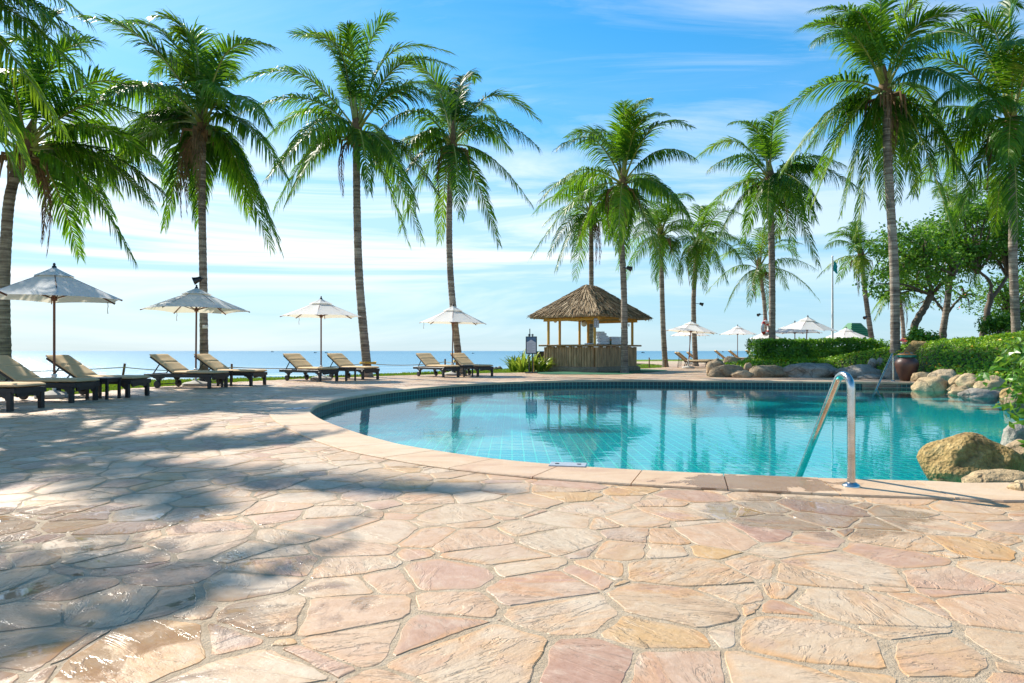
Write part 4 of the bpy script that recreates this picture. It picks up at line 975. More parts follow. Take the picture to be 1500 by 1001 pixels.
# ------------------------------------------------------------------ parasols
def umbrella(label, base, zrim, ztop, rad, N, rot, seed, group, tilt=(0,0), detail=True, zb=0.0, canopy='canvas', basey=True):
    rg = random.Random(seed); root = thing('parasol', label, 'parasol', base, 0, group); b = Vector((0,0,0))
    tm = Matrix.Rotation(tilt[0],3,'X')@Matrix.Rotation(tilt[1],3,'Y')
    zt = ztop-base[2]; zr = zrim-base[2]
    def cloth(r0, r1, z0, z1, sag, lift=0.0, thick=0.006):
        n = 6; m = 5; vs = []; fs = []
        for s in range(N):
            a0, a1 = rot+2*math.pi*s/N, rot+2*math.pi*(s+1)/N
            for i in range(m+1):
                t = i/m; r = r0+(r1-r0)*t; z = z0+(z1-z0)*(t**0.93)
                for j in range(n+1):
                    q = j/n; c0 = Vector((math.cos(a0),math.sin(a0),0))*r; c1 = Vector((math.cos(a1),math.sin(a1),0))*r
                    p = c0.lerp(c1,q); k = 4*q*(1-q); p *= 1-sag*k*t; p.z = z+0.018*k*t*(r1/1.3)-0.012*k*math.sin(t*3.14)
                    vs.append(tm@p)
            o = s*(m+1)*(n+1)
            for i in range(m):
                for j in range(n): a = o+i*(n+1)+j; fs.append((a,a+1,a+n+2,a+n+1))
        return vs, fs
    vs, fs = cloth(0.04, rad, zt-0.04, zr, 0.045)
    can = mesh_obj('canopy', vs, fs, canopy, root, smooth=False)
    autosmooth(can, 12)
    vs, fs = cloth(0.02, rad*0.30, zt+0.012, zt-(zt-zr)*0.30+0.010, 0.03); autosmooth(mesh_obj('vent', vs, fs, canopy, can), 12)
    mb = MB(); top = tm@Vector((0,0,zt)); lo = Vector((0,0,.12)); mb.tube([lo, (lo+top)/2, top+Vector((0,0,-.02))], 0.024, 10); autosmooth(mb.build('pole','pole_wood',root))
    mb = MB(); mb.lathe([(.012,-.02),(.045,0),(.04,.03),(.02,.05),(.028,.075),(.01,.10)],10,top); autosmooth(mb.build('finial','dark_wood',root))
    if detail:
        for s in range(N):
            a = rot+2*math.pi*s/N; o = Vector((math.cos(a),math.sin(a),0)); mb = MB()
            mb.bar(tm@(o*.05+Vector((0,0,zt-.075))), tm@(o*(rad-.02)+Vector((0,0,zr-.014))), .018, .026)
            rb = mb.build('rib','pole_wood',root); mb = MB()
            mb.bar(tm@(o*.035+Vector((0,0,zr+.02))), tm@(o*rad*.50+Vector((0,0,zt-.075+(zr-zt+.06)*.5-.02))), .014, .02); mb.build('strut','pole_wood',rb)
        mb = MB(); mb.lathe([(.03,-.05),(.055,-.04),(.055,.04),(.03,.05)],10,tm@Vector((0,0,zr+.02))); mb.build('hub','pole_wood',root)
        a = rot+2*math.pi*(seed%N)/N; o = tm@(Vector((math.cos(a),math.sin(a),0))*rad*.86+Vector((0,0,zr+.03)))
        mb = MB(); mb.tube([o,o+Vector((0.01,0,-.10)),o+Vector((-.01,0.01,-.17)),o+Vector((.005,0,-.26))],[.006,.008,.006,.009],5); mb.build('cord','rope',root)
    if basey:
        mb = MB(); mb.lathe([(.33,0.0),(.345,.02),(.33,.075),(.28,.10),(.12,.13),(.08,.15)],14); bs = autosmooth(mb.build('base','concrete',root),30)
        mb = MB(); mb.tube([Vector((0,0,.12)),Vector((0,0,.46))],.034,10); mb.lathe([(.034,.0),(.05,.01),(.05,.05),(.034,.06)],10,(0,0,.42)); mb.bar((.03,0,.40),(.085,0,.40),.02); autosmooth(mb.build('socket','white_paint',bs))
    return root
GP = 'parasols over the loungers along the lawn'; GQ = 'white parasols beyond the pool'
umbrella('parasol nearest on the left with dappled blue grey shaded canopy', (-9.22,13.75,0), 1.98, 2.62, 1.32, 6, R(6), 1, GP)
umbrella('shaded parasol in front of the palm with the white box', (-8.5,18.35,0), 2.03, 2.63, 1.37, 6, R(20), 2, GP, tilt=(R(-1),0))
umbrella('parasol with a half sunlit canopy beside the palm with yellow rope', (-6.18,22.1,0), 2.05, 2.62, 1.30, 8, R(10), 3, GP)
umbrella('white parasol covering the foot of the thin palm left of the signboard', (-2.3,26.2,0), 2.0, 2.66, 1.30, 8, R(4), 4, GP, tilt=(0,R(1)))
umbrella('parasol of which only a canopy tip enters at the left edge', (-8.83,9.9,0), 1.86, 2.5, 1.34, 6, R(0), 5, GP)
umbrella('white parasol with a leaning pole over the black framed loungers', (9.45,36.6,0), 1.95, 2.52, 1.42, 8, R(15), 6, GQ, tilt=(0,R(4)))
umbrella('white parasol partly hidden behind the one with a leaning pole', (12.5,48,0), 2.0, 2.6, 1.4, 8, R(0), 7, GQ)
umbrella('small white parasol standing alone against the sea left of the hedge', (15.2,46,0), 2.05, 2.62, 1.28, 8, R(8), 8, GQ)
umbrella('low white parasol crossed by the trunk with the lifebuoy', (18.6,50,0), 1.80, 2.4, 1.35, 8, R(0), 9, GQ)
umbrella('largest white parasol above the hedge with brown ribs showing', (13.72,32,0), 1.93, 2.52, 1.32, 8, R(10), 10, GQ, tilt=(R(3.0),R(2)))
umbrella('bluish shaded parasol behind the largest one above the hedge', (15.0,36.2,0), 1.88, 2.45, 1.4, 8, R(5), 11, GQ)
umbrella('low white parasol rising over the hedge in front of the green roof', (20.7,42.3,0), 1.72, 2.36, 1.36, 8, R(12), 12, GQ)
tent = umbrella('red parasol with yellow patches behind the leaning broadleaf tree', (26.8,45,.3), 1.55, 2.2, 1.45, 8, R(0), 13, None, canopy='red_paint')
mb = MB()
for s in (2,4,5,6,7):
    a0 = math.pi*2*(s+.28)/8; a1 = math.pi*2*(s+.72)/8; o0 = Vector((math.cos(a0),math.sin(a0),0)); o1 = Vector((math.cos(a1),math.sin(a1),0)); z = lambda t: 1.9-.62*t**.93+.055
    mb.add([o0*.75+Vector((0,0,z(.52))), o1*.75+Vector((0,0,z(.52))), o1*1.2+Vector((0,0,z(.84))), o0*1.2+Vector((0,0,z(.84)))], [(0,1,2,3)])
mb.build('yellow_patches','petal_yellow',tent.children[0])

# ------------------------------------------------------------------ loungers
def wood_lounger():
    root = thing('lounger','x','lounger'); hw = .335
    mb = MB()
    for s in (-1,1):
        mb.box((0,s*hw,.315),(1.96,.045,.085),bev=.006)
    for x in (.955,-.955,-.15,.4): mb.box((x,0,.315),(.045,2*hw-.05,.08))
    for k in range(13): mb.box((-.86+k*.15,0,.352),(.085,2*hw-.03,.016))
    mb.build('frame','dark_wood',root)
    def foot(s):
        mb = MB(); mb.box((.90,s*hw,.15),(.075,.075,.30),bev=.006)
        # scalloped bracket
        out = [(.862,.272),(.862,.16),(.835,.17),(.825,.20),(.79,.215),(.775,.24),(.72,.25),(.70,.272)]
        mb.slab(out, lambda a,b,t: Vector((a,s*hw+t,b)), -.018, .018); return mb
    for s in (-1,1): foot(s).build('leg','dark_wood',root)
    mb = MB(); out = [(-.26,.272),(-.24,.22),(-.2,.21),(0,.235),(.2,.21),(.24,.22),(.26,.272)]
    mb.slab(out, lambda a,b,t: Vector((.93+t,a,b)), -.016, .016); mb.build('apron','dark_wood',root)
    for s in (-1,1):
        mb = MB(); mb.box((-.55,s*hw,.19),(.07,.06,.17),bev=.005)
        for sg in (-1,1):
            out = [(-.55+sg*.034,.272),(-.55+sg*.034,.19),(-.55+sg*.07,.20),(-.55+sg*.085,.235),(-.55+sg*.15,.25),(-.55+sg*.17,.272)]
            if sg < 0: out = out[::-1]
            mb.slab(out, lambda a,b,t: Vector((a,s*hw+t,b)), -.016, .016)
        lg = mb.build('leg','dark_wood',root)
        mb = MB(); rot = Matrix.Rotation(math.pi/2,3,'X'); mb.lathe([(.02,-.03),(.085,-.026),(.095,-.015),(.095,.015),(.085,.026),(.02,.03)],18,(-.55,s*(hw+.055),.097),rot)
        w = autosmooth(mb.build('wheel','dark_wood',root),35)
    mb = MB(); mb.tube([(-.55,-hw-.05,.097),(-.55,hw+.05,.097)],.012,8); mb.build('axle','black_metal',root)
    # cushions
    ang = R(33); hx = -.16; bl = .80
    def pad(mbx, x0, x1, th, fn, ripple, seams):
        nx, ny = 22, 10; top = []; w = 2*hw-.02
        vs = []; fs = []
        for sgn in (1,-1):
            for i in range(nx+1):
                for j in range(ny+1):
                    u, v = i/nx, j/ny; e = min(u,1-u)*(x1-x0)/.05; f = min(v,1-v)*w/.05
                    rd = (min(1,e)**.5)*(min(1,f)**.5)
                    dip = sum(math.exp(-((u-s)/.018)**2) for s in seams)*.018
                    z = sgn*th/2*(.35+.65*rd)-(dip if sgn > 0 else 0)+(ripple*noise.noise(Vector((u*4,v*3,th*9))) if sgn > 0 else 0)
                    vs.append(fn(x0+(x1-x0)*u, (v-.5)*w, z))
        q = (nx+1)*(ny+1)
        for i in range(nx):
            for j in range(ny):
                a = i*(ny+1)+j; fs += [(a,a+ny+1,a+ny+2,a+1),(q+a,q+a+1,q+a+ny+2,q+a+ny+1)]
        for i in range(nx):
            for j,fl in ((0,0),(ny,1)):
                a = i*(ny+1)+j; b2 = a+ny+1; fs.append((a,q+a,q+b2,b2) if fl else (a,b2,q+b2,q+a))
        for j in range(ny):
            for i,fl in ((0,1),(nx,0)):
                a = i*(ny+1)+j; b2 = a+1; fs.append((a,q+a,q+b2,b2) if fl else (a,b2,q+b2,q+a))
        mbx.add(vs, fs)
    mb = MB(); pad(mb, hx-.02, .99, .075, lambda x,y,z: Vector((x,y,.40+z)), .008, (.52,)); sc = autosmooth(mb.build('seat_cushion','cushion',root),50)
    mb = MB(); pad(mb, 0.0, bl, .085, lambda x,y,z: Vector((hx-x*math.cos(ang)-z*-math.sin(ang)*-1*-1, y, .415+x*math.sin(ang)+z*math.cos(ang))) if False else Vector((hx-x*math.cos(ang)+z*math.sin(ang), y, .415+x*math.sin(ang)+z*math.cos(ang))), .012, (.5,)); autosmooth(mb.build('back_cushion','cushion',root),50)
    mb = MB()
    for s in (-1,1): mb.bar((hx,s*(hw-.05),.352),(hx-bl*math.cos(ang)-.01,s*(hw-.05),.358+bl*math.sin(ang)),.035,.035)
    for k in range(5): t = .12+k*.2; mb.box((hx-bl*t*math.cos(ang)-.004,0,.357+bl*t*math.sin(ang)),(.06,2*hw-.16,.014),Matrix.Rotation(ang,3,'Y'))
    bf = mb.build('back_frame','dark_wood',root)
    mb = MB()
    for s in (-1,1): mb.bar((hx-.52*math.cos(ang),s*.24,.335+.52*math.sin(ang)),(-.80,s*.24,.35),.022)
    mb.bar((-.80,-.25,.365),(-.80,.25,.365),.022); mb.build('prop','dark_wood',bf)
    return root
def metal_lounger():
    root = thing('lounger','x','lounger'); hw = .31; mb = MB()
    for s in (-1,1): mb.bar((-.25,s*hw,.34),(.98,s*hw,.33),.03,.04)
    for k in range(7): mb.box((-.2+k*.19,0,.335),(.05,2*hw-.03,.02))
    mb.build('frame','black_metal',root)
    for x0,x1 in ((.90,.97),(-.16,-.26)):
        for s in (-1,1):
            mb = MB(); mb.tube([(x0,s*hw,.335),(x1,s*hw,0)],.016,8); mb.build('leg','black_metal',root)
    ang = R(40); bl = .74; hx = -.2
    mb = MB()
    for s in (-1,1): mb.bar((hx,s*(hw-.04),.35),(hx-bl*math.cos(ang),s*(hw-.04),.35+bl*math.sin(ang)),.028)
    mb.bar((hx-bl*math.cos(ang),-hw+.04,.35+bl*math.sin(ang)),(hx-bl*math.cos(ang),hw-.04,.35+bl*math.sin(ang)),.028)
    for s in (-1,1): mb.bar((hx-.45*math.cos(ang),s*.2,.33+.45*math.sin(ang)),(hx-.42,s*.2,.03),.018)
    mb.build('back_frame','black_metal',root)
    mb = MB(); mb.box((.40,0,.385),(1.20,.60,.06),bev=.02); mb.build('seat_cushion','cushion',root)
    mb = MB(); c = Vector((hx-bl*.5*math.cos(ang)+.02,0,.385+bl*.5*math.sin(ang))); mb.box(c,(bl+.04,.60,.055),Matrix.Rotation(ang,3,'Y'),.02); mb.build('back_cushion','cushion',root)
    return root
proto = {'w': wood_lounger(), 'm': metal_lounger()}; used = set()
def lounger(kind, label, foot, th, reach=.90, z=0.0, group='dark wooden loungers with tan cushions'):
    o = proto[kind] if kind not in used else copy_tree(proto[kind]); used.add(kind)
    dv = Vector((math.cos(th),-math.sin(th),0)); o.location = Vector((foot[0],foot[1],z))-dv*reach; o.rotation_euler.z = -th
    tag(o, label, 'lounger', group)
lounger('w','lounger at the very left of which only the foot end shows',(-7.83,11.0),R(2))
lounger('w','lounger in front of the leftmost full parasol with its back at the left edge',(-8.0,12.75),R(2))
lounger('w','lounger right behind the pole of the leftmost full parasol',(-7.76,14.15),R(3))
lounger('w','front lounger under the shaded parasol before the palm with the white box',(-7.5,17.4),R(12))
lounger('w','rear lounger under the shaded parasol before the palm with the white box',(-6.98,18.75),R(11))
lounger('w','left lounger of the pair under the half sunlit parasol',(-5.66,21.05),R(33))
lounger('w','right lounger of the pair standing before the trunk with yellow rope',(-4.66,22.45),R(34))
lounger('w','left lounger of the pair under the white parasol left of the signboard',(-2.18,24.35),R(48))
lounger('w','right lounger of the pair nearest to the signboard',(-1.0,25.25),R(49))
GM = 'black framed loungers beyond the pool'
lounger('m','foremost black framed lounger under the leaning parasol pole',(10.55,36.8),R(6),.95,0,GM)
lounger('m','second black framed lounger with its back just behind the foremost one',(11.0,38.6),R(6),.95,0,GM)
lounger('m','third black framed lounger before the trunk with the spotlight',(11.4,39.7),R(6),.95,0,GM)
lounger('m','rearmost black framed lounger right of the trunk with the spotlight',(12.6,42.3),R(2),.95,0,GM)
lounger('m','black framed lounger left of the small lone parasol',(14.7,43.5),R(5),.95,.1,GM)
lounger('m','black framed lounger right under the small lone parasol',(15.75,44.0),R(5),.95,.1,GM)
lounger('m','black framed lounger beside the left end of the hedge',(16.6,43.2),R(5),.95,.1,GM)

def side_table():
    root = thing('side_table','x','side table'); mb = MB(); mb.box((0,0,.405),(.46,.46,.035),bev=.006)
    for s in (-1,1): mb.box((s*.19,0,.365),(.025,.36,.05)); mb.box((0,s*.19,.364),(.355,.025,.05))
    mb.build('table_top','dark_wood',root)
    for x in (-1,1):
        for y in (-1,1): mb = MB(); mb.box((x*.195,y*.195,.194),(.045,.045,.388)); mb.build('leg','dark_wood',root)
    return root
st = None
for (x,y,th,l) in ((-8.05,13.45,2,'dark side table between the loungers of the nearest parasol'),(-7.72,18.05,11,'dark side table between the loungers of the second parasol'),(-5.28,21.75,33,'dark side table between the loungers before the yellow rope trunk'),(-1.72,24.95,48,'dark side table between the two loungers nearest the signboard')):
    o = side_table() if st is None else copy_tree(st); st = st or o
    o.location = (x,y,0); o.rotation_euler.z = -R(th); tag(o, l, 'side table', 'side tables between loungers')

# ------------------------------------------------------------------ kiosk
def kiosk():
    root = thing('kiosk','open beach kiosk with thatched hip roof and bamboo clad counter','kiosk',(3.67,30.3,0),R(52))
    LX, LY = 3.5, 2.5
    mb = MB(); mb.box((LX/2,LY/2,.09),(LX+.62,LY+.56,.18),bev=.012); mb.box((LX/2,LY/2,.20),(LX+.50,LY+.44,.06),bev=.01); mb.build('plinth','ledge_stone',root)
    mb = MB()                                    # counter walls
    for c,s in (((LX/2,-.06,.66),(LX+.10,.08,.90)),((LX/2,LY+.06,.66),(LX+.10,.08,.90)),((-.06,LY/2,.66),(.08,LY+.04,.90)),((LX+.06,LY/2,.66),(.08,LY+.04,.90))): mb.box(c,s)
    mb.build('counter_wall','counter_wood',root)
    rg = random.Random(4); mb = MB()             # split bamboo, one pole beside the next
    def run(p0, p1, nrm):
        L = (p1-p0).length; u = (p1-p0)/L; s = 0
        while s < L-.03:
            r = rg.uniform(.052,.088); c = p0+u*(s+r)+nrm*.02; h = rg.uniform(1.105,1.15)
            mb.tube([c+Vector((0,0,.225)),c+Vector((0,0,.24+h*.28)),c+Vector((0,0,h*.62)),c+Vector((0,0,h))],[r,r*.97,r*1.0,r*.96],10); s += 2*r*1.01
    run(Vector((-.1,-.10,0)),Vector((LX+.1,-.10,0)),Vector((0,-1,0))); run(Vector((-.10,-.02,0)),Vector((-.10,LY+.1,0)),Vector((-1,0,0)))
    run(Vector((0,LY+.10,0)),Vector((LX+.1,LY+.10,0)),Vector((0,1,0))); run(Vector((LX+.10,0,0)),Vector((LX+.10,LY,0)),Vector((1,0,0)))
    autosmooth(mb.build('bamboo_cladding','bamboo',root),50)
    mb = MB(); z = 1.19
    mb.box((LX/2,-.07,z),(LX+.72,.50,.08),bev=.012); mb.box((LX/2,LY+.07,z),(LX+.72,.50,.08),bev=.012)
    mb.box((-.07,LY/2,z),(.50,LY-.362,.078),bev=.01); mb.box((LX+.07,LY/2,z),(.50,LY-.362,.078),bev=.01); mb.build('counter_top','counter_wood',root)
    for (x,y) in ((0,0),(LX,0),(0,LY),(LX,LY),(.94,LY),(2.7,LY)):
        mb = MB(); mb.tube([(x,y,1.2),(x,y,2.72)],.062,10); autosmooth(mb.build('post','yellow_wood',root))
    mb = MB()
    for y in (0,LY): mb.box((LX/2,y,2.50),(LX+.5,.10,.13)); mb.box((LX/2,y,2.655),(LX+.3,.06,.10))
    for x in (0,LX): mb.box((x,LY/2,2.37),(.10,LY+.5,.12)); mb.box((x,LY/2,2.60),(.06,LY-.12,.16))
    for x in (.9,1.75,2.6): mb.box((x,LY/2,2.63),(.06,LY-.12,.09))
    # hip and common rafters under the thatch
    ra, rb = Vector((1.25,LY/2,3.86)), Vector((2.25,LY/2,3.86))
    for c,t in (((-.5,-.5),ra),((-.5,LY+.5),ra),((LX+.5,-.5),rb),((LX+.5,LY+.5),rb)): mb.bar((c[0],c[1],2.44),t,.07,.10)
    for k in range(8):
        x = .05+k*.486
        tx = min(max(x,1.25),2.25)
        for y in (-.5,LY+.5): mb.bar((x,y,2.45),(tx,LY/2,3.85),.045,.06)
    mb.build('roof_frame','yellow_wood',root)
    # thatch: a solid hip with straw laid down the slope in courses
    E = .62; z0 = 2.57; zt = 4.02
    ea = [Vector((-E,-E,z0)),Vector((LX+E,-E,z0)),Vector((LX+E,LY+E,z0)),Vector((-E,LY+E,z0))]; A, Bq = Vector((1.28,LY/2,zt)), Vector((2.22,LY/2,zt))
    mb = MB(); dn = Vector((0,0,-.13)); V = ea+[A,Bq]+[p+dn for p in ea]+[A+dn,Bq+dn]
    mb.add(V, [(0,1,5,4),(2,3,4,5),(1,2,5),(3,0,4),(7,6,10,11),(9,8,11,10),(8,7,11),(6,9,10),(0,6,7,1),(1,7,8,2),(2,8,9,3),(3,9,6,0)])
    planes = [(ea[0],ea[1],Bq,A),(ea[2],ea[3],A,Bq),(ea[1],ea[2],Bq,Bq),(ea[3],ea[0],A,A)]
    for (p,q,r,s) in planes:
        nrm = (q-p).cross(s-p).normalized(); rows = 15
        for k in range(rows):
            t = k/(rows-.5); l, rr_ = p.lerp(s,t), q.lerp(r,t); W_ = (rr_-l).length; cnt = int(W_*34)+3
            for i in range(cnt):
                u = rg.random(); b = l.lerp(rr_,u); up = p.lerp(s,min(1,t+.14)).lerp(q.lerp(r,min(1,t+.14)),u)
                dd = (b-up).normalized(); sdv = dd.cross(nrm)
                dd = (dd+sdv*rg.uniform(-.22,.22)+nrm*rg.uniform(-.02,.10)).normalized(); ln = rg.uniform(.18,.40); w = rg.uniform(.008,.022); h = rg.uniform(.01,.075)
                top = up+nrm*(h*.4+.01); tip = b+dd*ln*.45+nrm*h+Vector((0,0,-.05 if k == 0 else 0))*rg.uniform(0,1.6)
                mb.add([top-sdv*w,top+sdv*w,tip+sdv*w*.6,tip-sdv*w*.6,tip-nrm*.012,top-nrm*.012],[(0,1,2,3),(1,5,4,2),(5,0,3,4)])
    for (a_,b_) in ((ea[0],A),(ea[1],Bq),(ea[2],Bq),(ea[3],A),(A,Bq)):      # bound straw along hips and ridge
        n_ = int((b_-a_).length*60)
        for i in range(n_):
            t = rg.random(); c = a_.lerp(b_,t)+Vector((0,0,.05)); ax = (a_-b_).normalized(); o = Vector((rg.uniform(-1,1),rg.uniform(-1,1),-.45)).normalized(); d_ = (o+ax*.8).normalized(); w = rg.uniform(.008,.02); sdv = d_.cross(Vector((0,0,1))).normalized(); l = rg.uniform(.15,.30)
            e_ = c+d_*l+Vector((0,0,-.02)); mb.add([c-sdv*w,c+sdv*w,e_+sdv*w*.6,e_-sdv*w*.6,e_-Vector((0,0,.012)),c-Vector((0,0,.012))],[(0,1,2,3),(1,5,4,2),(5,0,3,4)])
    n = NT('thatch'); o = n.obj()
    f = n.math('ADD', n.math('MULTIPLY', n.noise(o,2.2,5,.7),.5), n.math('MULTIPLY', n.n('ShaderNodeNewGeometry').outputs['Random Per Island'],.5))
    n.pbr(n.ramp(f,[(.28,(.11,.07,.037)),(.45,(.25,.17,.095)),(.6,(.40,.295,.18)),(.78,(.58,.46,.31))]),.9,0,n.bump(n.noise(o,60,3),.02),.2); M['thatch'] = n.m
    mb.build('thatched_roof','thatch',root)
    return root
KI = kiosk(); KM = Matrix.Translation((3.67,30.3,0))@Matrix.Rotation(R(52),4,'Z')
def K(x,y,z): return KM@Vector((x,y,z))
def globe(label, p, r, cord):
    root = thing('globe_lamp', label, 'lamp', p, 0, 'globe lamps hanging in the kiosk'); mb = MB()
    mb.lathe([(.001,-r)]+[(r*math.sin(a),-r*math.cos(a)) for a in [math.pi*k/10 for k in range(1,10)]]+[(.001,r)],16); autosmooth(mb.build('globe','lamp_globe',root),80)
    mb = MB(); mb.lathe([(r*.5,r*.86),(r*.45,r*1.15),(.02,r*1.2)],10); mb.tube([(0,0,r*1.1),(0,0,cord)],.006,5); mb.build('fitting','black_metal',root)
globe('large round lamp hanging beside the middle kiosk posts', W(855.5,474.5,31.3), .135, .42)
globe('small round lamp hanging at the left end of the kiosk', W(813.5,470.5,32.2), .085, .28)
globe('round lamp hanging in the kiosk just behind the palm trunk', W(909.5,467.5,31.6), .10, .25)
# framed panel on the front post
r_ = thing('notice_panel','grey blue notice panel with pale blocks on the front kiosk post','notice panel', K(0,0,0)+Vector((.06,-.13,2.18)), R(8)); mb = MB(); mb.box((0,0,0),(.235,.03,.42),bev=.006); mb.build('panel','poster_ink',r_)
mb = MB()
for (x,z,w,h) in ((0,.155,.19,.07),(-.055,.05,.08,.09),(.055,.05,.08,.09),(-.055,-.055,.08,.08),(.055,-.055,.08,.08),(-.055,-.15,.08,.07),(.05,-.15,.10,.08)): mb.box((x,-.017,z),(w,.006,h))
mb.build('pale_block','poster_pale',r_)
# folded towels
def towel(label, c, s, rz, seed, group):
    rg = random.Random(seed); nx, ny = 8, 6; vs = []; fs = []; hx, hy, hz = s[0]/2, s[1]/2, s[2]/2; k = 14; P = []
    # rounded rectangular section (the fold) swept along its length, ends slightly soft
    sec = [(hy*math.copysign(abs(math.cos(a))**.45,math.cos(a)), hz*math.copysign(abs(math.sin(a))**.7,math.sin(a))) for a in [2*math.pi*i/k for i in range(k)]]
    for i in range(nx+1):
        t = i/nx; e = .93 if i in (0,nx) else 1
        for (y,z) in sec: vs.append((-hx+2*hx*t, y*e+.006*noise.noise(Vector((t*3,z*20,seed))), z*e+.008*noise.noise(Vector((t*4,y*5,seed+.5)))))
    for i in range(nx):
        for j in range(k): fs.append((i*k+j,i*k+(j+1)%k,(i+1)*k+(j+1)%k,(i+1)*k+j))
    fs.append(tuple(range(k-1,-1,-1))); fs.append(tuple(range(nx*k,nx*k+k)))
    o = autosmooth(mesh_obj('towel',vs,fs,'towel',loc=c),60); o.rotation_euler.z = rz; tag(o,label,'towel',group)
NTH = ['bottom','second','third','fourth','fifth','sixth','seventh','eighth','topmost']
for k in range(9):
    w = (.58 if k else .66)-.028*k; c = W(884-1.0*k*.9+(1.2 if k%2 else 0), 500, 31.6)
    towel(f'white folded towel, {NTH[k]} of the tall leaning stack on the kiosk counter' if k not in (0,8) else f'white folded towel, {"lowest" if k==0 else "topmost"} of the tall leaning stack on the kiosk counter', (c.x,31.15,1.265+k*.066), (w,.36,.068), R(14)+R(4)*math.sin(k*2.1), 100+k, 'folded towels in the tall stack')
for k in range(5):
    c = W(900, 500, 31.9); nm = ['lowest','second from bottom','middle','fourth from bottom','topmost'][k]
    towel(f'white folded towel, {nm} of the lower stack behind the palm trunk', (c.x+.02*math.sin(k*1.7),31.85,1.268+k*.074), (.60-.012*k,.38,.076), R(20)+R(3)*math.cos(k*1.9), 120+k, 'folded towels in the lower stack')
o = W(864,502,30.9); towel('white towel lying flat beside the tall stack on the counter',(o.x+.02,30.95,1.262),(.42,.34,.06),R(40),140,'loose towels on the counter')
r_ = thing('bottle','small dark green bottle between the two towel stacks','bottle',(W(894.5,503,30.95).x,30.95,1.232)); mb = MB(); mb.lathe([(.035,0),(.042,.01),(.042,.14),(.036,.17)],12); autosmooth(mb.build('body','bottle_green',r_),40); mb = MB(); mb.lathe([(.036,.17),(.05,.19),(.05,.25),(.018,.26)],12); mb.build('cap','counter_wood',r_)

# signboard on its stand
r_ = thing('signboard','dark framed signboard with a pale house shape on two posts','signboard',(W(778.3,547,28.8).x,28.8,0.0),R(-4))
mb = MB(); mb.box((0,0,1.185),(.475,.05,.735),bev=.008); fr = mb.build('frame','dark_grey',r_)
mb = MB(); mb.box((0,-.0265,1.185),(.405,.006,.665)); mb.build('poster','poster_blue',r_)
mb = MB(); mb.slab([(-.19,.865),(.19,.865),(.19,1.30),(-.01,1.415),(-.19,1.305)], lambda a,b,t: Vector((a,t,b)), -.0335, -.0295); mb.build('pale_shape','poster_pale',r_)
mb = MB()
rg = random.Random(8)
for k in range(9): w = rg.uniform(.18,.31); mb.box((-.165+w/2 if k%3 else 0,-.0345,.91+k*.043),(w,.003,.009))
mb.build('text_line','poster_ink',r_)
for x,zz_ in ((-.095,1.66),(.055,1.66)):
    mb = MB(); mb.box((x,.045,zz_/2),(.05,.04,zz_)); mb.build('post','dark_grey',r_)
mb = MB(); mb.box((-.065,.05,1.72),(.035,.03,.32)); mb.box((-.02,.05,1.615),(.24,.025,.03)); mb.build('holder','dark_grey',r_)
mb = MB(); mb.box((0,.05,.02),(.52,.34,.04),bev=.01); mb.build('base','dark_grey',r_)
r_ = thing('prop_stick','yellow brown wooden stick leaning behind the signboard','stick',(W(782,545,29.2).x,29.2,-.03)); mb = MB(); mb.tube([(0,0,0),(-.02,.02,.4),(-.05,.03,.82)],[.03,.028,.022],7); mb.build('shaft','yellow_wood',r_); mb = MB(); mb.box((0,0,.035),(.3,.14,.07),bev=.02); mb.build('foot','post_wood',r_)
r_ = thing('storage_box','dark grey lidded box behind the strap leaved plants','storage box',W(793,540,34)*1.0,R(10)); r_.location.z = 0; mb = MB(); mb.box((0,0,.42),(.62,.6,.84),bev=.02); mb.build('body','dark_grey',r_); mb = MB(); mb.box((0,0,.88),(.67,.65,.08),bev=.02); mb.box((0,-.335,.83),(.1,.02,.06)); mb.build('lid','dark_grey',r_)

# ------------------------------------------------------------------ pool handrails
def rail(label, base, top_z, into, zend):
    root = thing('handrail', label, 'handrail', base, 0, 'steel handrails of the pool'); b = Vector((0,0,0)); d = Vector((into[0],into[1],0)); L = d.length; u = d/L
    r = .095; t = Vector((0,0,top_z)); ang_down = math.atan2(top_z-zend-.05, L)
    pts = [Vector((0,0,0)), Vector((0,0,.3)), Vector((0,0,top_z-r))]
    total = math.pi/2+ang_down
    for k in range(1,11):
        a = total*k/10; pts.append(u*(r-r*math.cos(a))+Vector((0,0,top_z-r+r*math.sin(a))))
    end = u*L+Vector((0,0,zend)); pts += [pts[-1].lerp(end,q) for q in (.33,.66,1)]
    mb = MB(); mb.tube(pts,.0265,16); autosmooth(mb.build('rail','stainless',root),60)
    mb = MB(); mb.lathe([(.060,0),(.060,.006),(.055,.014),(.034,.028),(.028,.03)],20); autosmooth(mb.build('flange','stainless',root),35)
rail('large shiny steel handrail standing on the near pool coping', (2.335,4.70,.016), .765, (-.07,.97), -.40)
rail('far steel handrail in front of the clay jar', (11.72,21.0,.016), .83, (-1.55,-1.75), -.38)

# skimmer lids let into the coping
for l,p,rz,s in (('grey skimmer lid in the near coping',G(832,684.5),R(-11),(.30,.17)),('grey skimmer lid in the coping at the left tip of the pool',G(436,600.5),R(62),(.36,.22))):
    r_ = thing('skimmer_lid',l,'skimmer lid',(p.x,p.y,.014),rz,'skimmer lids'); mb = MB(); mb.box((0,0,.006),(s[0],s[1],.012),bev=.004); mb.build('plate','skimmer',r_)
    mb = MB(); mb.tube([(s[0]*.3,0,.012),(s[0]*.3,0,.0155)],.018,12); mb.tube([(-s[0]*.3,0,.012),(-s[0]*.3,0,.0155)],.018,12); mb.build('finger_hole','dark_grey',r_)

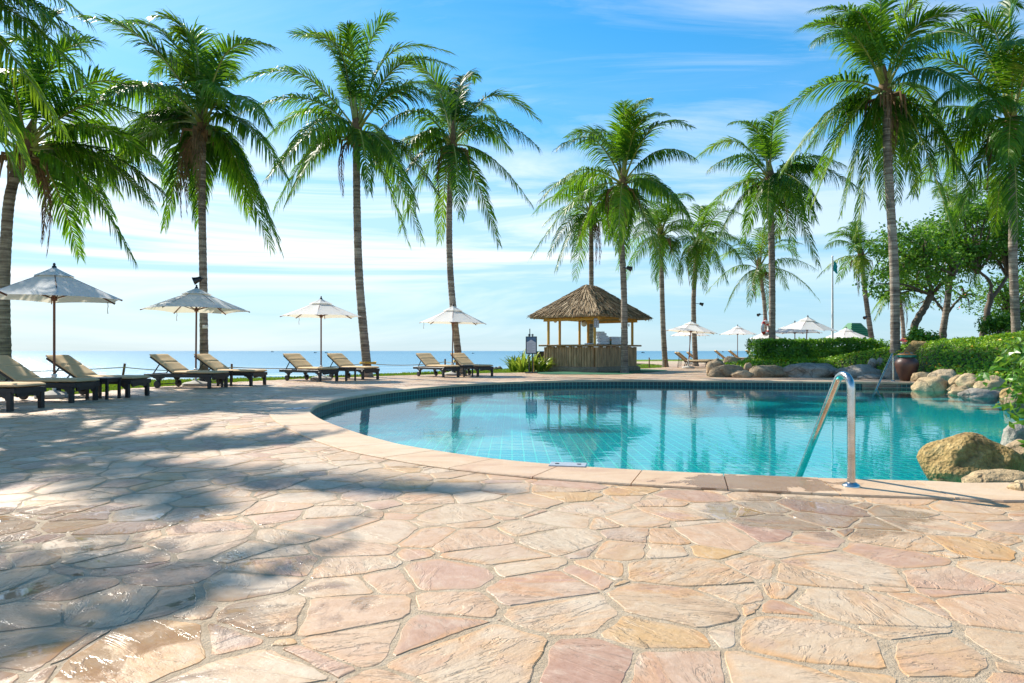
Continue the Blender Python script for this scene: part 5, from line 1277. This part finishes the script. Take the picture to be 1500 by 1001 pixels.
# clay jar
r_ = thing('clay_jar','large brown clay jar with green rim and orange lid by the far handrail','jar',(W(1331,558,21.4).x,21.5,.01))
mb = MB(); H = .74; mb.lathe([(.16,0),(.175,.01),(.20,.05),(.27,.22),(.325,.40),(.345,.50),(.335,.58),(.29,.66),(.235,.71),(.225,.74)],28); jb = autosmooth(mb.build('body','clay',r_),50)
mb = MB(); mb.lathe([(.235,.725),(.268,.735),(.272,.765),(.268,.80),(.24,.81)],28); autosmooth(mb.build('rim','green_glaze',r_),40)
mb = MB(); mb.lathe([(.25,.805),(.262,.815),(.255,.835),(.10,.85),(.02,.852)],24); ld = autosmooth(mb.build('lid','orange_wood',r_),40)
mb = MB(); mb.tube([(-.08,0,.84),(-.075,0,.89),(-.03,0,.905),(.03,0,.905),(.075,0,.89),(.08,0,.84)],.02,8); autosmooth(mb.build('handle','orange_wood',ld),60)

# ------------------------------------------------------------------ boulders
import bmesh
def rock(label, pxa, pxb, pya, pyb, d, mat, seed, deep=.8, group='boulders along the pool and bank', sub=4, rough=.16, sink=.22, ridge=0.0, tilt=0.0):
    rgn = random.Random(seed); w = (pxb-pxa)*d/F; h = (pyb-pya)*d/F; c = W((pxa+pxb)/2, pyb, d)
    bm = bmesh.new(); bmesh.ops.create_icosphere(bm, subdivisions=sub, radius=1.0); off = Vector((rgn.uniform(-50,50),)*1+(rgn.uniform(-50,50),rgn.uniform(-50,50)))
    cuts = [(Vector((rgn.uniform(-1,1),rgn.uniform(-1,.6),rgn.uniform(-.2,1))).normalized(), rgn.uniform(.72,.94)) for _ in range(7)]
    for v in bm.verts:
        p = v.co.normalized(); q = p.copy()
        for n_, lim in cuts:
            s = q.dot(n_)
            if s > lim: q -= n_*(s-lim)*.85
        k = 1+rough*noise.noise(p*1.3+off)*1.3+rough*.5*noise.noise(p*3.1+off)+rough*.2*noise.noise(p*8+off)
        v.co = q*k
    zs = [v.co.z for v in bm.verts]; xs = [v.co.x for v in bm.verts]; z0, z1, x0, x1 = min(zs), max(zs), min(xs), max(xs)
    zc = z0+(z1-z0)*sink
    for v in bm.verts:
        X = ((v.co.x-x0)/(x1-x0)-.5)*w; Z = (v.co.z-zc)/(z1-zc)*h; Y = v.co.y*w*.5*deep+w*.5*deep*.5
        v.co = Vector((X+tilt*max(0,Z),Y,Z))
    me = bpy.data.meshes.new('boulder'); bm.to_mesh(me); bm.free(); me.materials.append(M[mat]); me.polygons.foreach_set('use_smooth', np.ones(len(me.polygons),dtype=bool))
    o = bpy.data.objects.new('boulder', me); COL.objects.link(o); o.location = c; tag(o, label, 'boulder', group); return o
rock('large pitted golden boulder at the near right edge of the pool',1374,1506,637,708,5.7,'rock_gold',1,.8,sub=5,rough=.12,sink=.25,tilt=-.1)
rock('flat pale boulder in front of the pitted golden boulder',1424,1530,691,716,5.05,'rock_warm',2,.6,sink=.4)
rock('small yellow boulder lying on the coping at the right edge',1487,1530,704,727,4.55,'rock_warm',3,.9,sink=.4)
rock('pale wedge shaped boulder right of the pitted golden boulder',1470,1540,645,700,5.9,'rock_tan',4,.8)
rock('grey boulder peeping out behind the pitted golden boulder',1478,1530,618,665,6.6,'rock_grey',5,.8)
rock('brown rounded boulder at the left tip of the rock row',1036,1068,525,549,25.4,'rock_tan',6,.8)
rock('long low tan boulder with a dark shadow at the left of the rock row',1040,1094,534,552,24.6,'rock_tan',7,.55)
rock('small upright boulder standing on the long low tan boulder',1090,1103,531,545,24.9,'rock_tan',8,.8,sub=3)
rock('brown pointed boulder between the two long tan boulders',1073,1107,542,553,24.0,'rock_tan',9,.6,sub=3)
rock('long tan boulder left of the big grey boulder in the row',1096,1162,535,554,24.4,'rock_tan',10,.5)
rock('big grey boulder in the middle of the rock row below the hedge',1148,1236,532,555,24.2,'rock_grey',11,.5,rough=.2)
rock('broad grey boulder right of the middle one below the hedge',1226,1302,534,556,23.8,'rock_grey',12,.5)
rock('pale boulder showing behind the brown rounded boulder',1061,1088,522,534,27.5,'rock_tan',13,.7,sub=3)
rock('small pale boulder behind the long low tan boulder',1084,1100,525,534,28.0,'rock_tan',14,.7,sub=3)
rock('left one of two small dark boulders on the broad grey boulder',1272,1285,525,536,24.2,'rock_grey',15,.8,sub=3)
rock('right one of two small dark boulders on the broad grey boulder',1284,1299,524,536,24.3,'rock_grey',16,.8,sub=3)
rock('small grey boulder on the paving below the broad grey boulder',1258,1300,548,557,22.9,'rock_grey',17,.6,sub=3)
rock('tall grey boulder directly behind the clay jar',1294,1342,516,558,22.9,'rock_grey',18,.6,tilt=.3)
rock('big olive tan boulder above the clay jar on the bank',1331,1375,499,533,23.2,'rock_gold',19,.8,rough=.1,sink=.15)
rock('small round grey boulder right of the clay jar',1348,1363,529,546,22.3,'rock_grey',20,.8,sub=3)
rock('second small grey boulder right of the clay jar against the plants',1361,1374,527,542,22.3,'rock_grey',21,.8,sub=3)
rock('orange brown boulder at the foot of the clay jar',1338,1376,545,562,20.9,'rock_warm',22,.7)
rock('tan domed boulder rising from the water by the pool step',1343,1394,552,577,18.6,'rock_warm',23,.7,rough=.1)
rock('pale grey boulder behind the domed boulder in the water',1366,1413,541,563,20.0,'rock_tan',24,.7)
rock('small yellow boulder tucked right of the domed boulder',1390,1408,563,574,18.2,'rock_warm',25,.8,sub=3)
rock('slanting yellow boulder below the flowering bank',1394,1424,549,568,18.4,'rock_warm',26,.8)
rock('peaked yellow boulder in the middle of the right hand rocks',1407,1447,547,572,17.9,'rock_warm',27,.8)
rock('low yellow boulder at the waterline below the peaked boulder',1395,1432,565,580,16.9,'rock_warm',28,.7)
rock('broad pale yellow boulder left of the creeper',1437,1482,550,577,17.2,'rock_warm',29,.8)
rock('flat grey boulder lying in the water right of the domed one',1412,1482,569,588,16.0,'rock_grey',30,.6)
rock('orange tan boulder half hidden by the creeper at the waterline',1472,1520,566,592,15.6,'rock_gold',31,.8)
rock('pinkish boulder partly covered by the creeper leaves',1476,1530,576,606,12.6,'rock_tan',32,.8)
rock('left piece of the dark stones on the lawn left of the signboard',722,730,537.5,541.5,34.5,'rock_grey',33,.7,'dark stones on the lawn',3)
rock('right piece of the dark stones on the lawn left of the signboard',728,736,536.5,541,34.8,'rock_grey',34,.7,'dark stones on the lawn',3)

# ------------------------------------------------------------------ rope fence
posts = []
def post(label, x, y, h=.58, lean=(0,0), z=-.05):
    r_ = thing('fence_post', label, 'post', (x,y,z), 0, 'rope fence posts on the lawn'); mb = MB(); mb.tube([(0,0,-.1),(lean[0]*.5,lean[1]*.5,h*.5),(lean[0],lean[1],h)],[.036,.034,.033],8); mb.build('shaft','post_wood',r_)
    mb = MB(); mb.lathe([(.036,-.02),(.044,-.012),(.044,.012),(.036,.02)],8,(lean[0]*.82,lean[1]*.82,h*.82)); mb.build('rope_loop','rope',r_)
    p = Vector((x+lean[0]*.82,y+lean[1]*.82,z+h*.82)); posts.append(p); return p
pA = post('leaning rope post right of the leftmost full parasol', W(178,550,20.3).x, 20.3, .62, (.10,0))
pB = post('upright rope post between the second and third parasols', W(339.5,560,20.9).x, 20.9, .60)
pC = post('rope post between the fourth pair of loungers', W(652,548,28.3).x, 28.3, .66)
pD = post('slim rope post just right of the thatched kiosk', W(951,539,38.2).x, 38.2, .62)
pE = post('rope post at the foot of the slender palm right of the kiosk', W(974.5,536,39.4).x, 39.4, .62)
tr3 = Vector((-5.18,24.25,.50)); tr4 = Vector((-2.05,27.1,.52))
def rope(label, a, b, sag=.10):
    mb = MB(); n = 10; mb.tube([a.lerp(b,i/n)+Vector((0,0,-sag*4*(i/n)*(1-i/n))) for i in range(n+1)],.013,5); o = mb.build('rope','rope'); tag(o,label,'rope','rope spans of the lawn fence')
rope('rope span running out of the photo at the left', Vector((-17.5,19.6,.42)), pA)
rope('rope span between the leaning and the upright post', pA, pB)
rope('rope span from the upright post to the trunk with yellow rope', pB, tr3)
rope('rope span from the yellow rope trunk to the post by the fourth parasol', tr3, pC)
rope('rope span between that post and the palm behind the fourth parasol', pC, tr4, .03)
rope('rope span between the two posts right of the kiosk', pD, pE, .06)
rope('rope span from the slender palm out behind the black framed loungers', pE, Vector((17,46,.5)), .15)
simple('yellow_rope', (0.55,0.36,0.06), 0.85, 0.3, 30)
def trunk_rope(label, c, r, z, mat):
    mb = MB(); k = 18; pts = [Vector((math.cos(2*math.pi*i/k)*r, math.sin(2*math.pi*i/k)*r, .012*math.sin(i))) for i in range(k)]
    for j in (0,.035): mb.tube([p+Vector((0,0,j)) for p in pts]+[pts[0]+Vector((0,0,j))],.018,6,False)
    o = mb.build('rope_ring',mat,loc=(c[0],c[1],z)); tag(o,label,'rope','ropes tied round palm trunks')
trunk_rope('yellow rope tied round the foot of the third palm from the left', (-5.17,24.5), .285, .50, 'yellow_rope')
trunk_rope('thin yellow rope tied round the palm behind the fourth parasol', (-2.07,27.4), .275, .52, 'yellow_rope')

# ------------------------------------------------------------------ small fittings on trunks
def spotlight(label, px, py, d, dirx, ax):
    p = W(px,py,d); root = thing('spotlight', label, 'spotlight', p, 0, 'spotlights strapped to palm trunks')
    mb = MB(); v = Vector((dirx,-.35,-.35)).normalized(); u = v.cross(Vector((0,0,1))).normalized(); w_ = v.cross(u); rot = Matrix((u,w_,v)).transposed()
    mb.lathe([(.05,-.10),(.075,-.08),(.085,.02),(.115,.11),(.115,.13),(.095,.13),(.09,.10),(.02,.09)],14,(0,0,0),rot); autosmooth(mb.build('housing','black_metal',root),40)
    mb = MB(); q = Vector((ax,0.03,.03)); mb.bar((0,0,0),q*.55,.03); mb.bar(q*.55,q,.03); mb.build('bracket','black_metal',root)
spotlight('spotlight on the right side of the palm in front of the kiosk', 921,393,29.0, .8, -.25)
spotlight('spotlight on the palm behind the black framed loungers', 1027,445.5,41.8, .8, -.30)
spotlight('spotlight on the left of the leaning palm behind the lifebuoy', 1112,461,49.5, -.8, .40)
spotlight('small dark spotlight on the left of the palm beside the green roof', 1268,465,44.6, -.8, .35)
spotlight('spotlight on the left of the palm with the white box', 289.5,410,20, -.8, .16)
def boxlet(label, c, s, group):
    r_ = thing('junction_box', label, 'box', c, 0, group); mb = MB(); mb.box((0,0,0),s,bev=.01); mb.build('casing','white_paint',r_); mb = MB(); mb.box((0,-s[1]/2-.002,0),(s[0]*.8,.006,s[2]*.75)); mb.build('cover','white_paint',r_)
p = W(301,479,19.95); boxlet('white box fixed to the trunk of the second palm', (p.x,19.93,p.z), (.13,.07,.10), 'boxes fixed to trunks')
p = W(921.3,476.5,29.25); boxlet('small pale box on the edge of the trunk before the kiosk', (p.x-.01,29.2,p.z), (.06,.08,.12), 'boxes fixed to trunks')

# lifebuoy
p = W(1125.5,480.5,31.75); r_ = thing('lifebuoy','red and white lifebuoy hanging on a palm trunk above the hedge','lifebuoy',p,R(40))
Rm, rm = .285, .078; segs = 32
def torus(a0,a1,rr):
    mb = MB(); k = max(3,int((a1-a0)/(2*math.pi)*48)); mb.tube([Vector((math.cos(a0+(a1-a0)*i/k)*Rm,0,math.sin(a0+(a1-a0)*i/k)*Rm)) for i in range(k+1)],rr,12); return mb
autosmooth(torus(0,2*math.pi,rm).build('ring','white_paint',r_),60)
for a in (45,135,225,315): autosmooth(torus(R(a-13),R(a+13),rm+.004).build('red_band','red_paint',r_),60)
mb = MB(); mb.tube([(math.cos(R(a))*(Rm+.10),-.01,math.sin(R(a))*(Rm+.10)-(.02 if (a//45)%2 else 0)) for a in range(0,361,15)],.008,5,False); mb.tube([(0,.0,Rm+.09),(.0,.05,Rm+.2)],.01,5); mb.build('grab_line','red_paint',r_)
r_.location = p+Vector((-.10,.06,0))

# flagpole
p = W(1219.5,489,40); r_ = thing('flagpole','tall slim white flagpole with a drooping teal flag','flagpole',(p.x,40,-.05))
zt = W(0,376,40).z; mb = MB(); mb.tube([(0,0,0),(0,0,zt*.5),(0,0,zt)],[.075,.06,.042],10); mb.lathe([(.02,0),(.06,.03),(.05,.08),(.01,.11)],10,(0,0,zt)); autosmooth(mb.build('pole','white_paint',r_),50)
vs = []; fs = []; nx, nz = 8, 10
for i in range(nx+1):
    for j in range(nz+1):
        u, v = i/nx, j/nz; vs.append((.05+u*.26*(1-.25*v)+.02*math.sin(v*5+u*3), .07*math.sin(u*9+v*1.5)*u, zt-.15-v*.62-u*.35*(1-v*.4)))
for i in range(nx):
    for j in range(nz): a = i*(nz+1)+j; fs.append((a,a+1,a+nz+2,a+nz+1))
mesh_obj('flag',vs,fs,'teal_cloth',r_,True)

# pavilion with the green tiled roof
r_ = thing('pavilion','small pavilion with steep green tiled roof beyond the parasols','pavilion',(W(1251,490,84).x,84,-.1),R(12)); s = 1.45
mb = MB(); zb, zt = 2.75, 4.45
mb.add([(-s-.2,-s,zb),(s+.2,-s,zb),(s+.2,s,zb),(-s-.2,s,zb),(-.62,-.35,zt),(.62,-.35,zt),(.62,.35,zt),(-.62,.35,zt),(-s-.2,-s,zb-.12),(s+.2,-s,zb-.12),(s+.2,s,zb-.12),(-s-.2,s,zb-.12)],[(0,1,5,4),(1,2,6,5),(2,3,7,6),(3,0,4,7),(4,5,6,7),(8,9,1,0),(9,10,2,1),(10,11,3,2),(11,8,0,3),(11,10,9,8)])
for k in range(14):
    t = k/14; y = -s+(s-.35)*t; z = zb+(zt-zb)*t; w = s+.2-(s-.42)*t; mb.box((0,y-.02,z+.03),(2*w,.12,.05),Matrix.Rotation(R(50),3,'X'))
mb.build('roof','green_tile',r_)
for x in (-1,1):
    for y in (-1,1): mb = MB(); mb.box((x*s*.85,y*s*.8,1.3),(.18,.18,2.66)); mb.build('post','white_paint',r_)
mb = MB(); mb.box((0,0,.1),(2.9,2.7,.2)); mb.build('floor','concrete',r_)

# hill beyond the trees
def hillmat():
    n = NT('hill'); o = n.pos()
    f = n.noise(o,.02,6,.7); c = n.ramp(f,[(.35,(.035,.09,.035)),(.52,(.07,.14,.06)),(.58,(.30,.22,.16)),(.66,(.38,.29,.22))])
    n.pbr(c,.95,0,n.bump(n.noise(o,.12,6,.7),6.0),.1); M['hill'] = n.m
hillmat()
vs = []; fs = []; pxs = list(np.linspace(1360,1960,80)); rows = 16
for i in range(rows+1):
    t = i/rows
    for px in pxs:
        prof = interp(px,[1360,1385,1420,1450,1480,1520,1620,1760,1900,1960],[0,3,15,26,36,46,62,58,40,20]); d = 900+t*260
        z = prof*d/F*.86*math.sin(math.pi*.5*min(1,t*1.25))*(1+.10*noise.noise(Vector((px*.04,t*6,0)))+.05*noise.noise(Vector((px*.15,t*15,2))))
        vs.append(((px-HX)*d/F,d,-2.5+z+(CAMZ+2.4)*min(1,prof/10)*min(1,t*4)))
K_ = len(pxs)
for i in range(rows):
    for j in range(K_-1): fs.append((i*K_+j,i*K_+j+1,(i+1)*K_+j+1,(i+1)*K_+j))
structure(mesh_obj('hill',vs,fs,'hill',smooth=True))

# boats near the horizon
def boat(label, px, d, s):
    r_ = thing('boat', label, 'boat', ((px-HX)*d/F,d,-2.0), 0.3, 'fishing boats near the horizon'); mb = MB()
    sec = []
    for i in range(9):
        t = i/8; w = 1.0*math.sin(math.pi*min(1,.15+.85*t))**.6 if t < .99 else .15; x = -3.2+6.4*t; sh = .9+.6*(2*t-1)**2
        sec.append([(x,-w,sh),(x,-w*.8,.1),(x,0,-.3),(x,w*.8,.1),(x,w,sh)])
    vs = [tuple(s*c for c in p) for q in sec for p in q]; fs = [(i*5+j,i*5+j+1,(i+1)*5+j+1,(i+1)*5+j) for i in range(8) for j in range(4)]+[(i*5+4,i*5,(i+1)*5,(i+1)*5+4) for i in range(8)]
    mb.add(vs,fs); mb.build('hull','hull',r_); mb = MB(); mb.box((-s*.8,0,s*1.5),(s*1.7,s*1.1,s*1.3),bev=.1); mb.box((-s*.8,0,s*2.2),(s*2.1,s*1.4,s*.12)); mb.build('cabin','hull',r_); mb = MB(); mb.tube([(s*1,0,s*.9),(s*1,0,s*3.6)],s*.07,6); mb.build('mast','hull',r_)
boat('tiny boat at the horizon left of the third parasol canopy', 399, 1500, 1.0)
boat('tiny boat just left of the third parasol pole', 462, 900, .6)
boat('tiny boat just right of the third parasol pole', 478, 850, .6)
boat('tiny boat between the fourth parasol and the signboard', 693, 700, .4)
boat('tiny boat near the horizon between kiosk and slender palm', 942, 900, .7)
boat('tiny boat near the horizon right of the leaning parasol', 1051, 1100, .8)
boat('tiny boat near the horizon right beside the lone small parasol', 1059, 1500, .8)
